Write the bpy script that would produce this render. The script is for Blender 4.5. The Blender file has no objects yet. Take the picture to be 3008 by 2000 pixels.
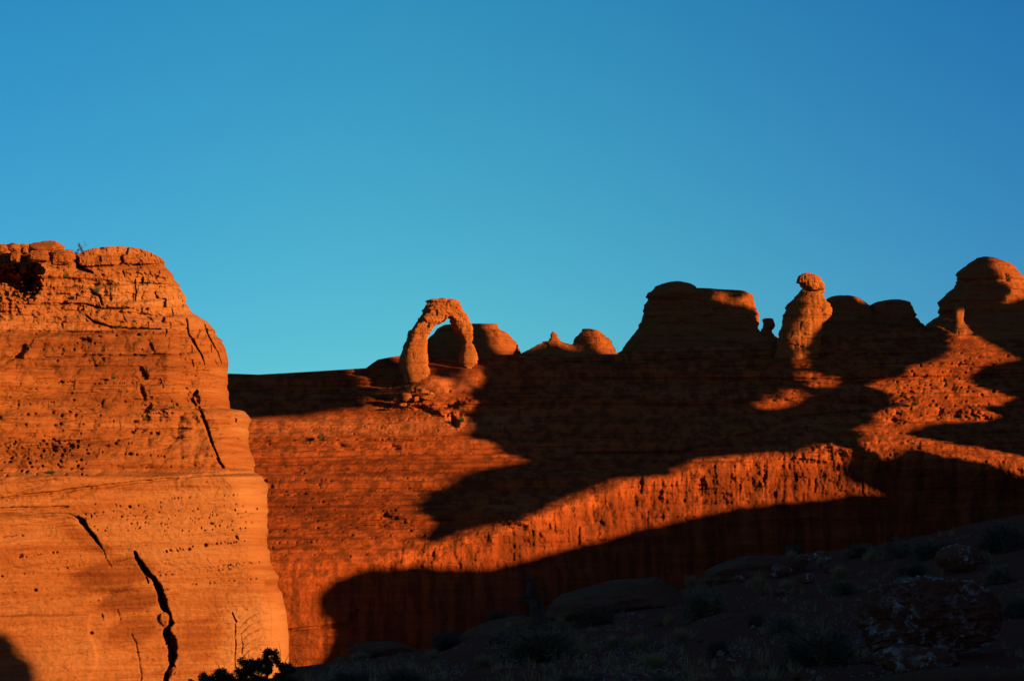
import bpy, math, random
import numpy as np
from mathutils import Vector, Matrix

sc = bpy.context.scene
# ------------------------------------------------------------------ camera
F_PX = 1504.0 / math.tan(math.radians(13.0))      # focal length in photo pixels (3008 wide)
Y_HOR = 1750.0                                    # eye level in the photo
PITCH = math.atan((Y_HOR - 1000.0) / F_PX)
cam = bpy.data.cameras.new('camera')
camo = bpy.data.objects.new('camera', cam)
sc.collection.objects.link(camo)
cam.sensor_width = 36.0
cam.lens = 36.0 * F_PX / 3008.0
cam.clip_start = 0.1
cam.clip_end = 20000.0
camo.rotation_euler = (math.radians(90) + PITCH, 0, 0)
sc.camera = camo
sc.render.resolution_x = 1024; sc.render.resolution_y = 680

# ------------------------------------------------------------------ sky, sun, exposure
SUN_EL, SUN_AZ = math.radians(9.0), math.radians(122.0)
w = bpy.data.worlds.new("World"); sc.world = w; w.use_nodes = True
wn, wl = w.node_tree.nodes, w.node_tree.links
sky = wn.new('ShaderNodeTexSky'); sky.sky_type = 'NISHITA'; sky.sun_disc = False
sky.sun_elevation = SUN_EL; sky.sun_rotation = SUN_AZ
sky.altitude = 1500; sky.air_density = 1.0; sky.dust_density = 0.2; sky.ozone_density = 3.0
bg = wn['Background']; bg.inputs[1].default_value = 0.062
# dry desert air seen with a polariser: less red, deepest at right angles to the sun and higher in view
tc = wn.new('ShaderNodeTexCoord'); dt = wn.new('ShaderNodeVectorMath'); dt.operation = 'DOT_PRODUCT'
dt.inputs[1].default_value = (math.sin(SUN_AZ), math.cos(SUN_AZ), 0.0)
wl.new(tc.outputs['Generated'], dt.inputs[0])
m1 = wn.new('ShaderNodeMapRange'); m1.interpolation_type = 'SMOOTHSTEP'; wl.new(dt.outputs['Value'], m1.inputs[0])
for i_, v_ in enumerate((-.56, -.24, 0.0, 1.0)): m1.inputs[i_ + 1].default_value = v_
sx = wn.new('ShaderNodeSeparateXYZ'); wl.new(tc.outputs['Generated'], sx.inputs[0])
m2 = wn.new('ShaderNodeMapRange'); wl.new(sx.outputs['Z'], m2.inputs[0])
for i_, v_ in enumerate((.08, .32, 0.0, 1.0)): m2.inputs[i_ + 1].default_value = v_
def wmix(f, a, b, mode='MIX'):
    m = wn.new('ShaderNodeMix'); m.data_type = 'RGBA'; m.blend_type = mode
    if hasattr(f, 'links'): wl.new(f, m.inputs[0])
    else: m.inputs[0].default_value = f
    for i_, c_ in ((6, a), (7, b)):
        if hasattr(c_, 'links'): wl.new(c_, m.inputs[i_])
        else: m.inputs[i_].default_value = (*c_, 1)
    return m.outputs[2]
t1 = wmix(m1.outputs[0], (.35, .96, .775), (.22, .64, .76))
m4 = wn.new('ShaderNodeMapRange'); wl.new(dt.outputs['Value'], m4.inputs[0])
for i_, v_ in enumerate((-.15, .35, 0.0, 1.0)): m4.inputs[i_ + 1].default_value = v_
t1 = wmix(m4.outputs[0], t1, (.62, .64, .62))        # sun side of the sky, behind the camera, raised to add warm fill
m6 = wn.new('ShaderNodeMapRange'); m6.interpolation_type = 'SMOOTHSTEP'; wl.new(dt.outputs['Value'], m6.inputs[0])
for i_, v_ in enumerate((-.56, -.74, 0.0, 1.0)): m6.inputs[i_ + 1].default_value = v_
t1 = wmix(m6.outputs[0], t1, (.24, .76, .73))  # left side darkened in the tint to follow lens falloff
t2 = wmix(m2.outputs[0], (1.0, .86, .93), (.40, .80, 1.03))
m5 = wn.new('ShaderNodeMapRange'); wl.new(sx.outputs['Z'], m5.inputs[0])
for i_, v_ in enumerate((.36, .75, 0.0, 1.0)): m5.inputs[i_ + 1].default_value = v_
t2 = wmix(m5.outputs[0], t2, (.8, .9, 1.0))  # sky above the view raised again to fill the shade
wl.new(wmix(1.0, wmix(1.0, sky.outputs[0], t1, 'MULTIPLY'), t2, 'MULTIPLY'), bg.inputs[0])

sun = bpy.data.lights.new('sun', 'SUN'); sun.energy = 5.0; sun.angle = math.radians(0.5)
sun.color = (1.0, 0.555, 0.165)
suno = bpy.data.objects.new('sun', sun); sc.collection.objects.link(suno)
TO_SUN = Vector((math.sin(SUN_AZ) * math.cos(SUN_EL), math.cos(SUN_AZ) * math.cos(SUN_EL), math.sin(SUN_EL)))
suno.rotation_euler = (-TO_SUN).to_track_quat('-Z', 'Y').to_euler()
suno.location = TO_SUN * 600
sc.view_settings.view_transform = 'Standard'; sc.view_settings.look = 'None'
sc.view_settings.exposure = 1.6; sc.view_settings.gamma = 1.0

# ------------------------------------------------------------------ helpers
CP, SP = math.cos(PITCH), math.sin(PITCH)
def at(x, y, D):
    """photo pixel + forward distance -> world point(s), shape (...,3)"""
    x, y, D = np.broadcast_arrays(np.asarray(x, float), np.asarray(y, float), np.asarray(D, float))
    cx = (x - 1504.0) / F_PX; cy = (1000.0 - y) / F_PX
    dy = CP - SP * cy; dz = SP + CP * cy
    s = D / dy
    return np.stack([cx * s, D, dz * s], -1)
def pxm(D): return D / F_PX                      # metres per photo pixel

def _h(ix, iy, iz, seed):
    n = (ix * 374761393 + iy * 668265263 + iz * 2147483647 + seed * 974634777) & 0xffffffff
    n = ((n ^ (n >> 13)) * 1274126177) & 0xffffffff
    n = ((n ^ (n >> 16)) * 2246822519) & 0xffffffff
    return ((n ^ (n >> 15)) & 0xffffff) / 8388607.5 - 1.0
def vn(P, seed=0):
    """value noise in -1..1, P (...,3)"""
    I = np.floor(P).astype(np.int64); f = P - I; f = f * f * (3 - 2 * f)
    x, y, z = I[..., 0], I[..., 1], I[..., 2]; u, v, t = f[..., 0], f[..., 1], f[..., 2]
    def L(a, b, k): return a + (b - a) * k
    c = [_h(x + i, y + j, z + k, seed) for k in (0, 1) for j in (0, 1) for i in (0, 1)]
    return L(L(L(c[0], c[1], u), L(c[2], c[3], u), v), L(L(c[4], c[5], u), L(c[6], c[7], u), v), t)
def fbm(P, sc_=(1, 1, 1), octs=4, gain=0.5, seed=0, ridge=False):
    P = np.asarray(P) * np.asarray(sc_, float); s = 0.0; a = 1.0; tot = 0.0
    for o in range(octs):
        n = vn(P + 17.3 * o, seed + o)
        if ridge: n = 1 - 2 * np.abs(n)
        s = s + a * n; tot += a; a *= gain; P = P * 2.03
    return s / tot
def n1(z, seed=0):
    z = np.asarray(z, float); return vn(np.stack([z, z * 0 + 0.5, z * 0 + 0.5], -1), seed)
def sstep(a, b, x):
    t = np.clip((x - a) / (b - a), 0, 1); return t * t * (3 - 2 * t)
def strata(P, amp=1.0, dip=0.03, seed=3, wav=0.8, fr=1.0):
    """bedding ledges: a function of height, gently warped"""
    z = P[..., 2] - dip * P[..., 0] + wav * fbm(P, (.03, .03, .01), 2, seed=seed + 50)
    s = 0.55 * n1(z * .55 * fr, seed) + 0.3 * n1(z * 1.6 * fr, seed + 1) + 0.22 * np.sign(n1(z * .9 * fr, seed + 2)) * np.abs(n1(z * .9 * fr, seed + 2)) ** .4 + .13 * n1(z * 4.2 * fr, seed + 4)
    return amp * s
def interp(x, pts):
    a = np.array(pts, float); return np.interp(x, a[:, 0], a[:, 1])

def props(o, label=None, cat=None, group=None, kind=None):
    if label: o['label'] = label
    if cat: o['category'] = cat
    if group: o['group'] = group
    if kind: o['kind'] = kind
    return o
def mesh_obj(name, V, Fc, m, origin=(0, 0, 0), parent=None, smooth=True):
    """V (n,3) in world space; origin = where the object's own origin stands"""
    V = np.asarray(V, float).reshape(-1, 3); og = np.asarray(origin, float)
    me = bpy.data.meshes.new(name)
    Fc = np.asarray(Fc)
    me.vertices.add(len(V)); me.vertices.foreach_set('co', (V - og).ravel())
    k = Fc.shape[1]; n = len(Fc)
    me.loops.add(n * k); me.loops.foreach_set('vertex_index', Fc.ravel().astype(np.int32))
    me.polygons.add(n); me.polygons.foreach_set('loop_start', np.arange(0, n * k, k, dtype=np.int32))
    me.polygons.foreach_set('loop_total', np.full(n, k, dtype=np.int32))
    me.polygons.foreach_set('use_smooth', np.full(n, smooth, dtype=bool))
    me.update(calc_edges=True); me.validate()
    me.materials.append(m)
    o = bpy.data.objects.new(name, me); sc.collection.objects.link(o)
    if parent is not None:
        o.parent = parent; o.location = Vector(og) - parent.location
    else:
        o.location = og
    return o
def empty(name, loc):
    o = bpy.data.objects.new(name, None); sc.collection.objects.link(o); o.location = Vector(loc); return o
def gridfaces(nr, nc, wrap=False):
    i = np.arange(nr - 1)[:, None]; j = np.arange(nc if wrap else nc - 1)[None, :]
    a = i * nc + j; b = i * nc + (j + 1) % nc
    return np.stack([a + 0 * j, b + 0 * i, b + nc, a + nc], -1).reshape(-1, 4)

# ------------------------------------------------------------------ materials
def nd(t, ty, **kw):
    n = t.nodes.new(ty)
    for k, v in kw.items(): setattr(n, k, v)
    return n
def ramp(t, src, stops):
    r = nd(t, 'ShaderNodeValToRGB'); e = r.color_ramp.elements
    while len(e) < len(stops): e.new(0.5)
    for el, (p, c) in zip(e, stops):
        el.position = p; el.color = (*c, 1) if len(c) == 3 else c
    t.links.new(src, r.inputs[0]); return r.outputs[0]
def noise(t, vec, scale, detail=6, rough=.6, dist=0.0):
    n = nd(t, 'ShaderNodeTexNoise'); n.inputs['Scale'].default_value = scale; n.inputs['Detail'].default_value = detail
    n.inputs['Roughness'].default_value = rough; n.inputs['Distortion'].default_value = dist
    t.links.new(vec, n.inputs['Vector']); return n.outputs[0]
def mapv(t, vec, s, r=(0, 0, 0)):
    m = nd(t, 'ShaderNodeMapping'); m.inputs['Scale'].default_value = s; m.inputs['Rotation'].default_value = r
    t.links.new(vec, m.inputs['Vector']); return m.outputs[0]
def mix(t, f, a, b, mode='MIX'):
    m = nd(t, 'ShaderNodeMix', data_type='RGBA', blend_type=mode)
    for i, s in ((0, f), (6, a), (7, b)):
        if hasattr(s, 'default_value'): t.links.new(s, m.inputs[i])
        elif isinstance(s, (int, float)): m.inputs[i].default_value = s
        else: m.inputs[i].default_value = (*s, 1)
    return m.outputs[2]
def math_(t, op, a, b):
    m = nd(t, 'ShaderNodeMath', operation=op)
    for i, s in enumerate((a, b)):
        if hasattr(s, 'default_value'): t.links.new(s, m.inputs[i])
        else: m.inputs[i].default_value = s
    return m.outputs[0]
def new_mat(name, rough=.9):
    m = bpy.data.materials.new(name); m.use_nodes = True
    b = m.node_tree.nodes['Principled BSDF']; b.inputs['Roughness'].default_value = rough
    b.inputs['Specular IOR Level'].default_value = 0.0
    return m, m.node_tree, b
def rock_mat(name, base, pale, dark, streak=0.0, bump=.35, fine=1.0, pale_amt=.5):
    m, t, b = new_mat(name)
    g = nd(t, 'ShaderNodeNewGeometry').outputs['Position']
    beds = noise(t, mapv(t, g, (.03, .03, 1.1)), 1.0, 5, .6, .4)
    thin = noise(t, mapv(t, g, (.035, .035, 4.0)), 1.0, 6, .7)
    mott = noise(t, mapv(t, g, (.055, .055, .75)), 1.0, 9, .70, .5)
    speck = noise(t, mapv(t, g, (2.2, 2.2, 2.6)), 1.0, 6, .7)
    c = mix(t, ramp(t, beds, [(.36, (0, 0, 0)), (.62, (pale_amt,) * 3)]), base, pale)
    c = mix(t, ramp(t, thin, [(.35, (.58,) * 3), (.5, (0, 0, 0))]), c, dark)
    c = mix(t, ramp(t, mott, [(.36, (.32,) * 3), (.56, (0, 0, 0))]), c, dark)
    c = mix(t, ramp(t, mott, [(.52, (0, 0, 0)), (.72, (.5,) * 3)]), c, pale)
    c = mix(t, ramp(t, speck, [(.30, (.5,) * 3), (.48, (0, 0, 0))]), c, dark)
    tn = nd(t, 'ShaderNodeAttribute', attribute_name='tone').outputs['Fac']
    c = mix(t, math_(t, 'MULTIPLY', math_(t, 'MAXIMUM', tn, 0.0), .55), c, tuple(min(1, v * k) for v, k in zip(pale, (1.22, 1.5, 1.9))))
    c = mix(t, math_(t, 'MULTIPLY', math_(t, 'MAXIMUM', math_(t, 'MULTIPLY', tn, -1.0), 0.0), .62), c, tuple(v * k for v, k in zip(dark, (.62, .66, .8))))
    if streak > 0:
        st = noise(t, mapv(t, g, (.55, .55, .035)), 1.0, 5, .6, .2)
        c = mix(t, ramp(t, st, [(.42, (streak,) * 3), (.56, (0, 0, 0))]), c, (.028, .010, .006))
    t.links.new(c, b.inputs['Base Color'])
    h = math_(t, 'ADD', math_(t, 'MULTIPLY', thin, .5), math_(t, 'MULTIPLY', noise(t, g, 2.2 * fine, 8, .68), .9))
    bp = nd(t, 'ShaderNodeBump'); bp.inputs['Strength'].default_value = bump; bp.inputs['Distance'].default_value = .35
    t.links.new(h, bp.inputs['Height']); t.links.new(bp.outputs[0], b.inputs['Normal'])
    return m
M = {}
M['slick'] = rock_mat('slickrock', (0.1860, 0.0422, 0.0136), (0.2232, 0.0651, 0.0223), (0.1116, 0.0223, 0.0081), streak=.0, bump=.8)
M['wall'] = rock_mat('slope_and_wall_rock', (0.2356, 0.0496, 0.0136), (0.2852, 0.0744, 0.0223), (0.1550, 0.0279, 0.0081), streak=.55, bump=.8)
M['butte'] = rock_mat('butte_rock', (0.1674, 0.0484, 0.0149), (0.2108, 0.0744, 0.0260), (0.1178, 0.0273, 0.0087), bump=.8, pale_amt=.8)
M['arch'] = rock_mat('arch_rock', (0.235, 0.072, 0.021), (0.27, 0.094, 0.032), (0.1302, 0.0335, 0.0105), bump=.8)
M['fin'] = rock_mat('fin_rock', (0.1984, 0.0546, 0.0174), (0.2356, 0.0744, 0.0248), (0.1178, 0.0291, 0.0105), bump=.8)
M['slab'] = rock_mat('slab_rock', (.24, .072, .042), (.30, .100, .058), (.14, .038, .024), bump=.9, fine=3)
def pudding_mat():
    m, t, b = new_mat('conglomerate_rock')
    g = nd(t, 'ShaderNodeNewGeometry').outputs['Position']
    n = noise(t, g, 7.0, 8, .7, .6); n2 = noise(t, g, 2.0, 4, .6)
    k = math_(t, 'MULTIPLY', ramp(t, n, [(.50, (0, 0, 0)), (.62, (1, 1, 1))]), ramp(t, n2, [(.40, (.05,) * 3), (.6, (1, 1, 1))]))
    c = mix(t, k, (.17, .045, .027), (.46, .33, .31))
    t.links.new(c, b.inputs['Base Color'])
    bp = nd(t, 'ShaderNodeBump'); bp.inputs['Strength'].default_value = .9; bp.inputs['Distance'].default_value = .05
    t.links.new(noise(t, g, 14, 8, .7), bp.inputs['Height']); t.links.new(bp.outputs[0], b.inputs['Normal'])
    return m
M['pudding'] = pudding_mat()
def soil_mat():
    m, t, b = new_mat('red_soil')
    g = nd(t, 'ShaderNodeNewGeometry').outputs['Position']
    n = noise(t, g, 1.3, 6, .65); n2 = noise(t, g, 22, 4, .7)
    c = mix(t, ramp(t, n, [(.35, (0, 0, 0)), (.65, (1, 1, 1))]), (.22, .038, .022), (.15, .036, .025))
    c = mix(t, ramp(t, n2, [(.58, (0, 0, 0)), (.68, (.7,) * 3)]), c, (.17, .055, .045))
    t.links.new(c, b.inputs['Base Color'])
    bp = nd(t, 'ShaderNodeBump'); bp.inputs['Strength'].default_value = .8; bp.inputs['Distance'].default_value = .06
    t.links.new(noise(t, g, 16, 8, .7), bp.inputs['Height']); t.links.new(bp.outputs[0], b.inputs['Normal'])
    return m
M['soil'] = soil_mat()
def plain_mat(name, c, c2=None, s=6.0, rough=.85):
    m, t, b = new_mat(name, rough)
    g = nd(t, 'ShaderNodeNewGeometry').outputs['Position']
    t.links.new(mix(t, ramp(t, noise(t, g, s, 4, .6), [(.35, (0, 0, 0)), (.65, (1, 1, 1))]), c, c2 or tuple(v * 1.6 for v in c)), b.inputs['Base Color'])
    return m
M['sage'] = plain_mat('sage_leaves', (.13, .075, .046), (.22, .125, .078))
M['darkleaf'] = plain_mat('dark_brush_leaves', (.075, .042, .028), (.14, .080, .052))
M['grass'] = plain_mat('dry_grass', (.22, .11, .05), (.36, .18, .085))
M['juniper'] = plain_mat('juniper_leaves', (.018, .026, .012), (.04, .05, .02))
M['greenleaf'] = plain_mat('green_desert_leaves', (.05, .065, .02), (.09, .10, .03))
M['valley'] = plain_mat('scrub_covered_sand', (.14, .050, .024), (.20, .068, .030), .05)
M['wood'] = plain_mat('grey_dead_wood', (.055, .026, .020), (.11, .052, .040), 20)
M['bark'] = plain_mat('bark', (.05, .035, .025), (.09, .06, .045), 20)
M['pebble'] = plain_mat('pale_pebbles', (.12, .045, .034), (.27, .15, .125), 30)

# ------------------------------------------------------------------ relief tools
def window(X, Y, x, y, rx, ry):
    """rows and columns of the grid near a point"""
    if X[0, 3] == X[-1, 3]:                               # straight columns
        c0, c1 = np.searchsorted(X[0], [x - rx, x + rx]); c1 = min(max(c1, c0 + 1), X.shape[1]); c0 = min(c0, c1 - 1)
        yc = Y[:, (c0 + c1) // 2 if (c0 + c1) // 2 < X.shape[1] else -1]
    else:
        c0, c1 = 0, X.shape[1]; yc = Y[:, c1 // 2]
    r0, r1 = np.searchsorted(yc, [y - ry - 8, y + ry + 8])
    return slice(r0, r1), slice(c0, c1)
def dent(D, X, Y, x, y, rx, ry, dep, ang=0.0, hard=2.0):
    m = max(rx, ry) * 1.7
    w_ = window(X, Y, x, y, m, m)
    xs, ys = X[w_] - x, Y[w_] - y
    if not xs.size: return
    c, s = math.cos(ang), math.sin(ang)
    q = ((xs * c + ys * s) / rx) ** 2 + ((-xs * s + ys * c) / ry) ** 2
    if rx > 5.5: q = q * np.exp(1.1 * fbm(np.stack([X[w_] / 9, Y[w_] / 6, xs * 0 + x], -1), octs=3, seed=71))
    D[w_] += dep * np.exp(-q ** hard)
def crack(D, X, Y, pts, wid, dep, soft=.5):
    """pts: (x,y,width factor)"""
    x0, x1 = min(p[0] for p in pts), max(p[0] for p in pts); y0, y1 = min(p[1] for p in pts), max(p[1] for p in pts)
    w_ = window(X, Y, (x0 + x1) / 2, (y0 + y1) / 2, (x1 - x0) / 2 + 30, (y1 - y0) / 2 + 40)
    xs, ys = X[w_], Y[w_]; b = np.full(xs.shape, 9.0)
    jit = .55 * fbm(np.stack([xs / 16, ys / 11, xs * 0], -1), octs=3, gain=.6, seed=77)
    wob = 3.0 * fbm(np.stack([xs / 22, ys / 22, xs * 0 + 5], -1), octs=2, seed=79)
    xs = xs + wob; ys = ys + wob * .5
    for (xa, ya, wa), (xb, yb, wb) in zip(pts, pts[1:]):
        dx, dy = xb - xa, yb - ya; L = dx * dx + dy * dy + 1e-9
        t = np.clip(((xs - xa) * dx + (ys - ya) * dy) / L, 0, 1)
        d = np.hypot(xs - xa - t * dx, ys - ya - t * dy) / (wid * (wa + (wb - wa) * t))
        b = np.minimum(b, d)
    rub = .78 + .6 * fbm(np.stack([xs / 5, ys / 5, xs * 0 + 2], -1), octs=3, gain=.6, seed=83)
    D[w_] += dep * (1 - sstep(1 - soft, 1 + soft * .4, b + jit)) * (rub if wid > 5 else 1)
def side_line(X, Y, pts):
    """x of a traced line at each Y"""
    a = np.array([(p[1], p[0]) for p in pts], float)
    return np.interp(Y, a[:, 0], a[:, 1])
def bedding(D, X, Y, n, seed, xr, yr, slope, lr, wr, dr):
    rnd = random.Random(seed)
    for _ in range(n):
        x, y, L = rnd.uniform(*xr), rnd.uniform(*yr), rnd.uniform(*lr)
        k = max(3, int(L / 35)); pts = []
        yy = y
        for i in range(k + 1):
            yy += rnd.gauss(0, 1.1) + slope * L / k
            pts.append((x + L * i / k, yy, .25 + math.sin(math.pi * (i + .01) / (k + .02)) * rnd.uniform(.4, 1.2)))
        crack(D, X, Y, pts, rnd.uniform(*wr), rnd.uniform(*dr))
def joints(D, X, Y, n, seed, xr, yr, lr, wr, dr, lean=0.0):
    rnd = random.Random(seed)
    for _ in range(n):
        x, y, L = rnd.uniform(*xr), rnd.uniform(*yr), rnd.uniform(*lr); k = max(2, int(L / 10)); pts = []
        for i in range(k + 1):
            x += rnd.gauss(0, 1.6) + lean * L / k
            pts.append((x, y + L * i / k, .3 + math.sin(math.pi * (i + .01) / (k + .02)) * rnd.uniform(.4, 1.1)))
        crack(D, X, Y, pts, rnd.uniform(*wr), rnd.uniform(*dr))
def blocks(X, Y, sx, sy, seed):
    """flat-faced fracture blocks: a warped cell pattern with one level per cell"""
    wx = X / sx + .5 * fbm(np.stack([X / (sx * 2), Y / (sy * 2), X * 0], -1), octs=2, seed=seed)
    wy = Y / sy + .35 * fbm(np.stack([X / (sx * 2), Y / (sy * 2), X * 0 + 9], -1), octs=2, seed=seed + 1)
    row = np.floor(wy).astype(np.int64); wx = wx + (row % 7) * .37; col = np.floor(wx).astype(np.int64)
    fx, fy = wx - col, wy - row
    edge = np.minimum(np.minimum(fx, 1 - fx) * sx, np.minimum(fy, 1 - fy) * sy)
    return _h(col, row, row * 0, seed), 1 - sstep(0, 2.2, edge)
def pit_rows(D, X, Y, rows, seed, mpp):
    rnd = random.Random(seed)
    for (x0, y0, x1, y1, gap, size, dep) in rows:
        x = x0
        while x < x1:
            yy = y0 + (y1 - y0) * (x - x0) / (x1 - x0) + rnd.gauss(0, size * .35)
            r = size * (.35 + .75 * rnd.random() ** 1.6) * (1.7 if rnd.random() < .05 else 1)
            if rnd.random() < .6: dent(D, X, Y, x, yy, r * 1.25, r, dep * .6 * r / size, rnd.uniform(-.3, .3), 2)
            x += gap * rnd.uniform(.5, 1.6) + (gap * rnd.uniform(3, 8) if rnd.random() < .06 else 0)

# ------------------------------------------------------------------ the sandstone bowl: slope, brow and wall
SL_TOP = [(300, 1110), (675, 1097), (760, 1100), (900, 1092), (1075, 1081), (1092, 1068), (1110, 1056), (1145, 1049), (1175, 1045), (1260, 1046), (1530, 1041), (1814, 1040),
          (1850, 1032), (2289, 1002), (2500, 985), (2709, 962), (2760, 958), (3100, 950), (3500, 950)]
SL_BROW = [(300, 1700), (700, 1680), (1000, 1640), (1250, 1605), (1400, 1570), (1550, 1530), (1700, 1470), (1850, 1422), (2000, 1390), (2200, 1350), (2450, 1325), (2700, 1335), (3008, 1370), (3500, 1430)]
def apron(x, y):
    """the cone of rock the arch stands on"""
    ax = np.exp(-(np.abs((x - 1300) / 135) ** 3.2)) * (1 - .22 * np.exp(-((x - 1325) / 32) ** 2))
    return 5.8 * ax * np.where(y < 1108, np.exp(-((y - 1108) / 38) ** 4), np.exp(-np.abs((y - 1108) / 110) ** 2))
def slope_depth(X, Y):
    yt = interp(X, SL_TOP); yb = interp(X, SL_BROW)
    Db = 424 - 0.10 * (yb - 1065)
    t = np.clip((Y - 1065) / (yb - 1065), 0, 1)
    up = 424 + np.clip((1065 - Y) / 60, 0, 3) * 9.0
    D = np.where(Y < 1065, up, 424 + (Db - 424) * t ** 1.08)
    D = np.where(Y > yb, Db - 2.5 * sstep(0, 260, Y - yb) , D)
    return D
def set_tone(o, T):
    a = o.data.attributes.new('tone', 'FLOAT', 'POINT'); a.data.foreach_set('value', np.asarray(T, dtype=np.float32).ravel())
def blobtone(X, Y, x, y, rx, ry, ang=0.0, sharp=.35, seed=0):
    c, s = math.cos(ang), math.sin(ang); xs, ys = X - x, Y - y
    q = np.hypot((xs * c + ys * s) / rx, (-xs * s + ys * c) / ry) + .42 * fbm(np.stack([X / 60, Y / 18, X * 0 + seed], -1), octs=4, gain=.6, seed=seed + 91)
    return 1 - sstep(1 - sharp, 1 + sharp, q)
def build_slope():
    xs = np.arange(440, 3420, 2.6); nr = 450
    v = np.linspace(0, 1, nr)[:, None]
    yt = interp(xs, SL_TOP)[None, :]
    Y = yt + (2075 - yt) * v; X = np.broadcast_to(xs[None, :], Y.shape).copy()
    D = slope_depth(X, Y)
    def smooth_rows(D, n):
        k = np.hanning(n + 2)[1:-1]; k /= k.sum(); pad = np.pad(D, ((n // 2, n // 2), (0, 0)), 'edge')
        return sum(k[i] * pad[i:i + nr] for i in range(n))
    lw = sstep(1600, 1150, X) if False else 1 - sstep(1150, 1650, X)
    low = sstep(1280, 1420, Y)
    D = smooth_rows(D, 17) * (1 - lw * low) + smooth_rows(D, 121) * lw * low
    P = at(X, Y, D)
    yb = interp(X, SL_BROW)
    D0 = D.copy(); onslope = 1 - sstep(-60, 40, Y - yb)
    wall = sstep(-25, 25, Y - yb) * (1 - lw) + sstep(-130, 130, Y - yb) * lw
    # broad swells, bedding ledges
    D = D + 2.2 * fbm(P, (.022, .022, .05), 3, seed=11)
    D += .30 * np.sign(n1(P[..., 2] * 1.9 - .03 * P[..., 0] + 1.2 * fbm(P, (.03, .03, .01), 2, seed=61), 63)) * np.clip(n1(P[..., 2] * .31 + P[..., 0] * .02, 64) + .6, 0, 1) * onslope
    D += strata(P, 1.7, .012, 5, 1.0, .9) * (0.45 + .55 * onslope) * (1 - .6 * wall)
    D += .55 * fbm(P, (.05, .05, 1.3), 4, .6, seed=23) * onslope
    D += .22 * fbm(P, (.22, .22, .9), 4, .55, seed=21) + .16 * fbm(P, (.9, .9, 2.2), 4, .6, seed=22, ridge=True)
    # crossbedding streaks
    q = np.stack([P[..., 0] * .05 + P[..., 2] * .2, P[..., 1] * 0, P[..., 2] * 2.4 + P[..., 0] * .22], -1)
    D += .16 * fbm(q, octs=3, seed=31) * onslope
    # fluted, knobbly wall under the brow
    rg = np.exp(-(((X - 2340) / 120) ** 2 + ((Y - 1130) / 70) ** 2))
    D += 1.1 * fbm(P, (.35, .35, .9), 4, .6, seed=57) * rg
    knob = np.exp(-((Y - yb - 60) / 95) ** 2) * sstep(1000, 1250, X)
    D += 1.1 * fbm(P, (.38, .3, .30), 4, .6, seed=41) * knob
    D += .75 * fbm(P, (.55, .5, .40), 4, .6, seed=43, ridge=True) * knob * (.55 + .6 * fbm(P, (.06, .06, .06), 2, seed=49))
    D += .22 * fbm(P, (1.3, .5, .25), 3, .6, seed=44, ridge=True) * knob * np.exp(-((Y - yb - 100) / 60) ** 2)
    D += .30 * fbm(P, (.30, .1, .02), 3, .5, seed=47) * wall + .18 * fbm(P, (.6, .3, .8), 4, .6, seed=48, ridge=True) * wall
    lv, eg = blocks(X, Y, 46, 50, 971); D += (.30 * lv + .12 * eg) * knob
    lv, eg = blocks(X, Y, 24, 30, 975); D += (.14 * lv + .06 * eg) * knob
    calm = 1 - .8 * np.exp(-((X - 1290) / 135) ** 4 - ((Y - 1128) / 40) ** 4)
    D = D0 + (D - D0) * calm
    # rough mottled patches on the right hand part
    D += .35 * fbm(P, (.7, .4, 1.0), 3, .6, seed=53) * sstep(2150, 2500, X) * onslope
    # the apron the arch stands on
    D -= apron(X, Y)
    # swells of bare rock catching the light below the arch
    for (x, y, rx, ry, dp, a) in [(1290, 1205, 70, 10, -1.6, .18), (1370, 1190, 60, 11, -1.6, -.25), (1245, 1200, 26, 8, 1.9, .05), (1330, 1188, 34, 7, 1.4, -.25),
                                  (1190, 1225, 120, 8, -.8, -.05), (1352, 1240, 12, 12, -1.4, 0), (1332, 1236, 5, 14, 1.8, -.3),
                                  (2640, 1192, 60, 12, -1.8, -.1), (2840, 1212, 40, 12, -1.6, 0), (2890, 1212, 40, 12, -1.8, .1), (2760, 1211, 8, 10, 1.2, .3), (2625, 1240, 22, 9, 1.6, 0),
                                  (2795, 1143, 16, 10, .9, 0), (2480, 1318, 60, 14, -1.8, .1), (2390, 1345, 40, 10, -1.4, .1), (2560, 1180, 90, 14, 1.3, -.15),
                                  (1515, 1205, 90, 12, -.8, 0), (1520, 1530, 40, 12, -1.8, .1), (1140, 1520, 40, 10, 1.1, .2), (1128, 1512, 14, 8, 1.2, .2), (940, 1284, 10, 8, 1.0, 0), (1002, 1308, 14, 6, .9, .4), (1160, 1315, 12, 8, 1.0, .2)]:
        dent(D, X, Y, x, y, rx, ry, dp, a, 1)
    crack(D, X, Y, [(1530, 1068, .8), (1800, 1062, 1), (2100, 1053, 1), (2300, 1046, 1), (2500, 1036, .8)], 3.5, .9)
    crack(D, X, Y, [(2500, 1046, .8), (2700, 1010, .8), (2800, 1000, .5)], 3, .6)
    crack(D, X, Y, [(1700, 1330, .6), (1990, 1330, 1), (2240, 1265, 1.2), (2330, 1225, 1), (2560, 1205, .8), (2680, 1165, .5)], 4.5, .8)
    # overhang line and hollows low on the wall
    crack(D, X, Y, [(800, 1850, .9), (880, 1846, 1.1), (960, 1840, 1.6), (1015, 1835, 2.4), (1050, 1790, .8)], 4, .7)
    bedding(D, X, Y, 70, 31, (560, 3000), (1075, 1600), -.035, (60, 420), (1.2, 2.6), (.18, .6))
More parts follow.
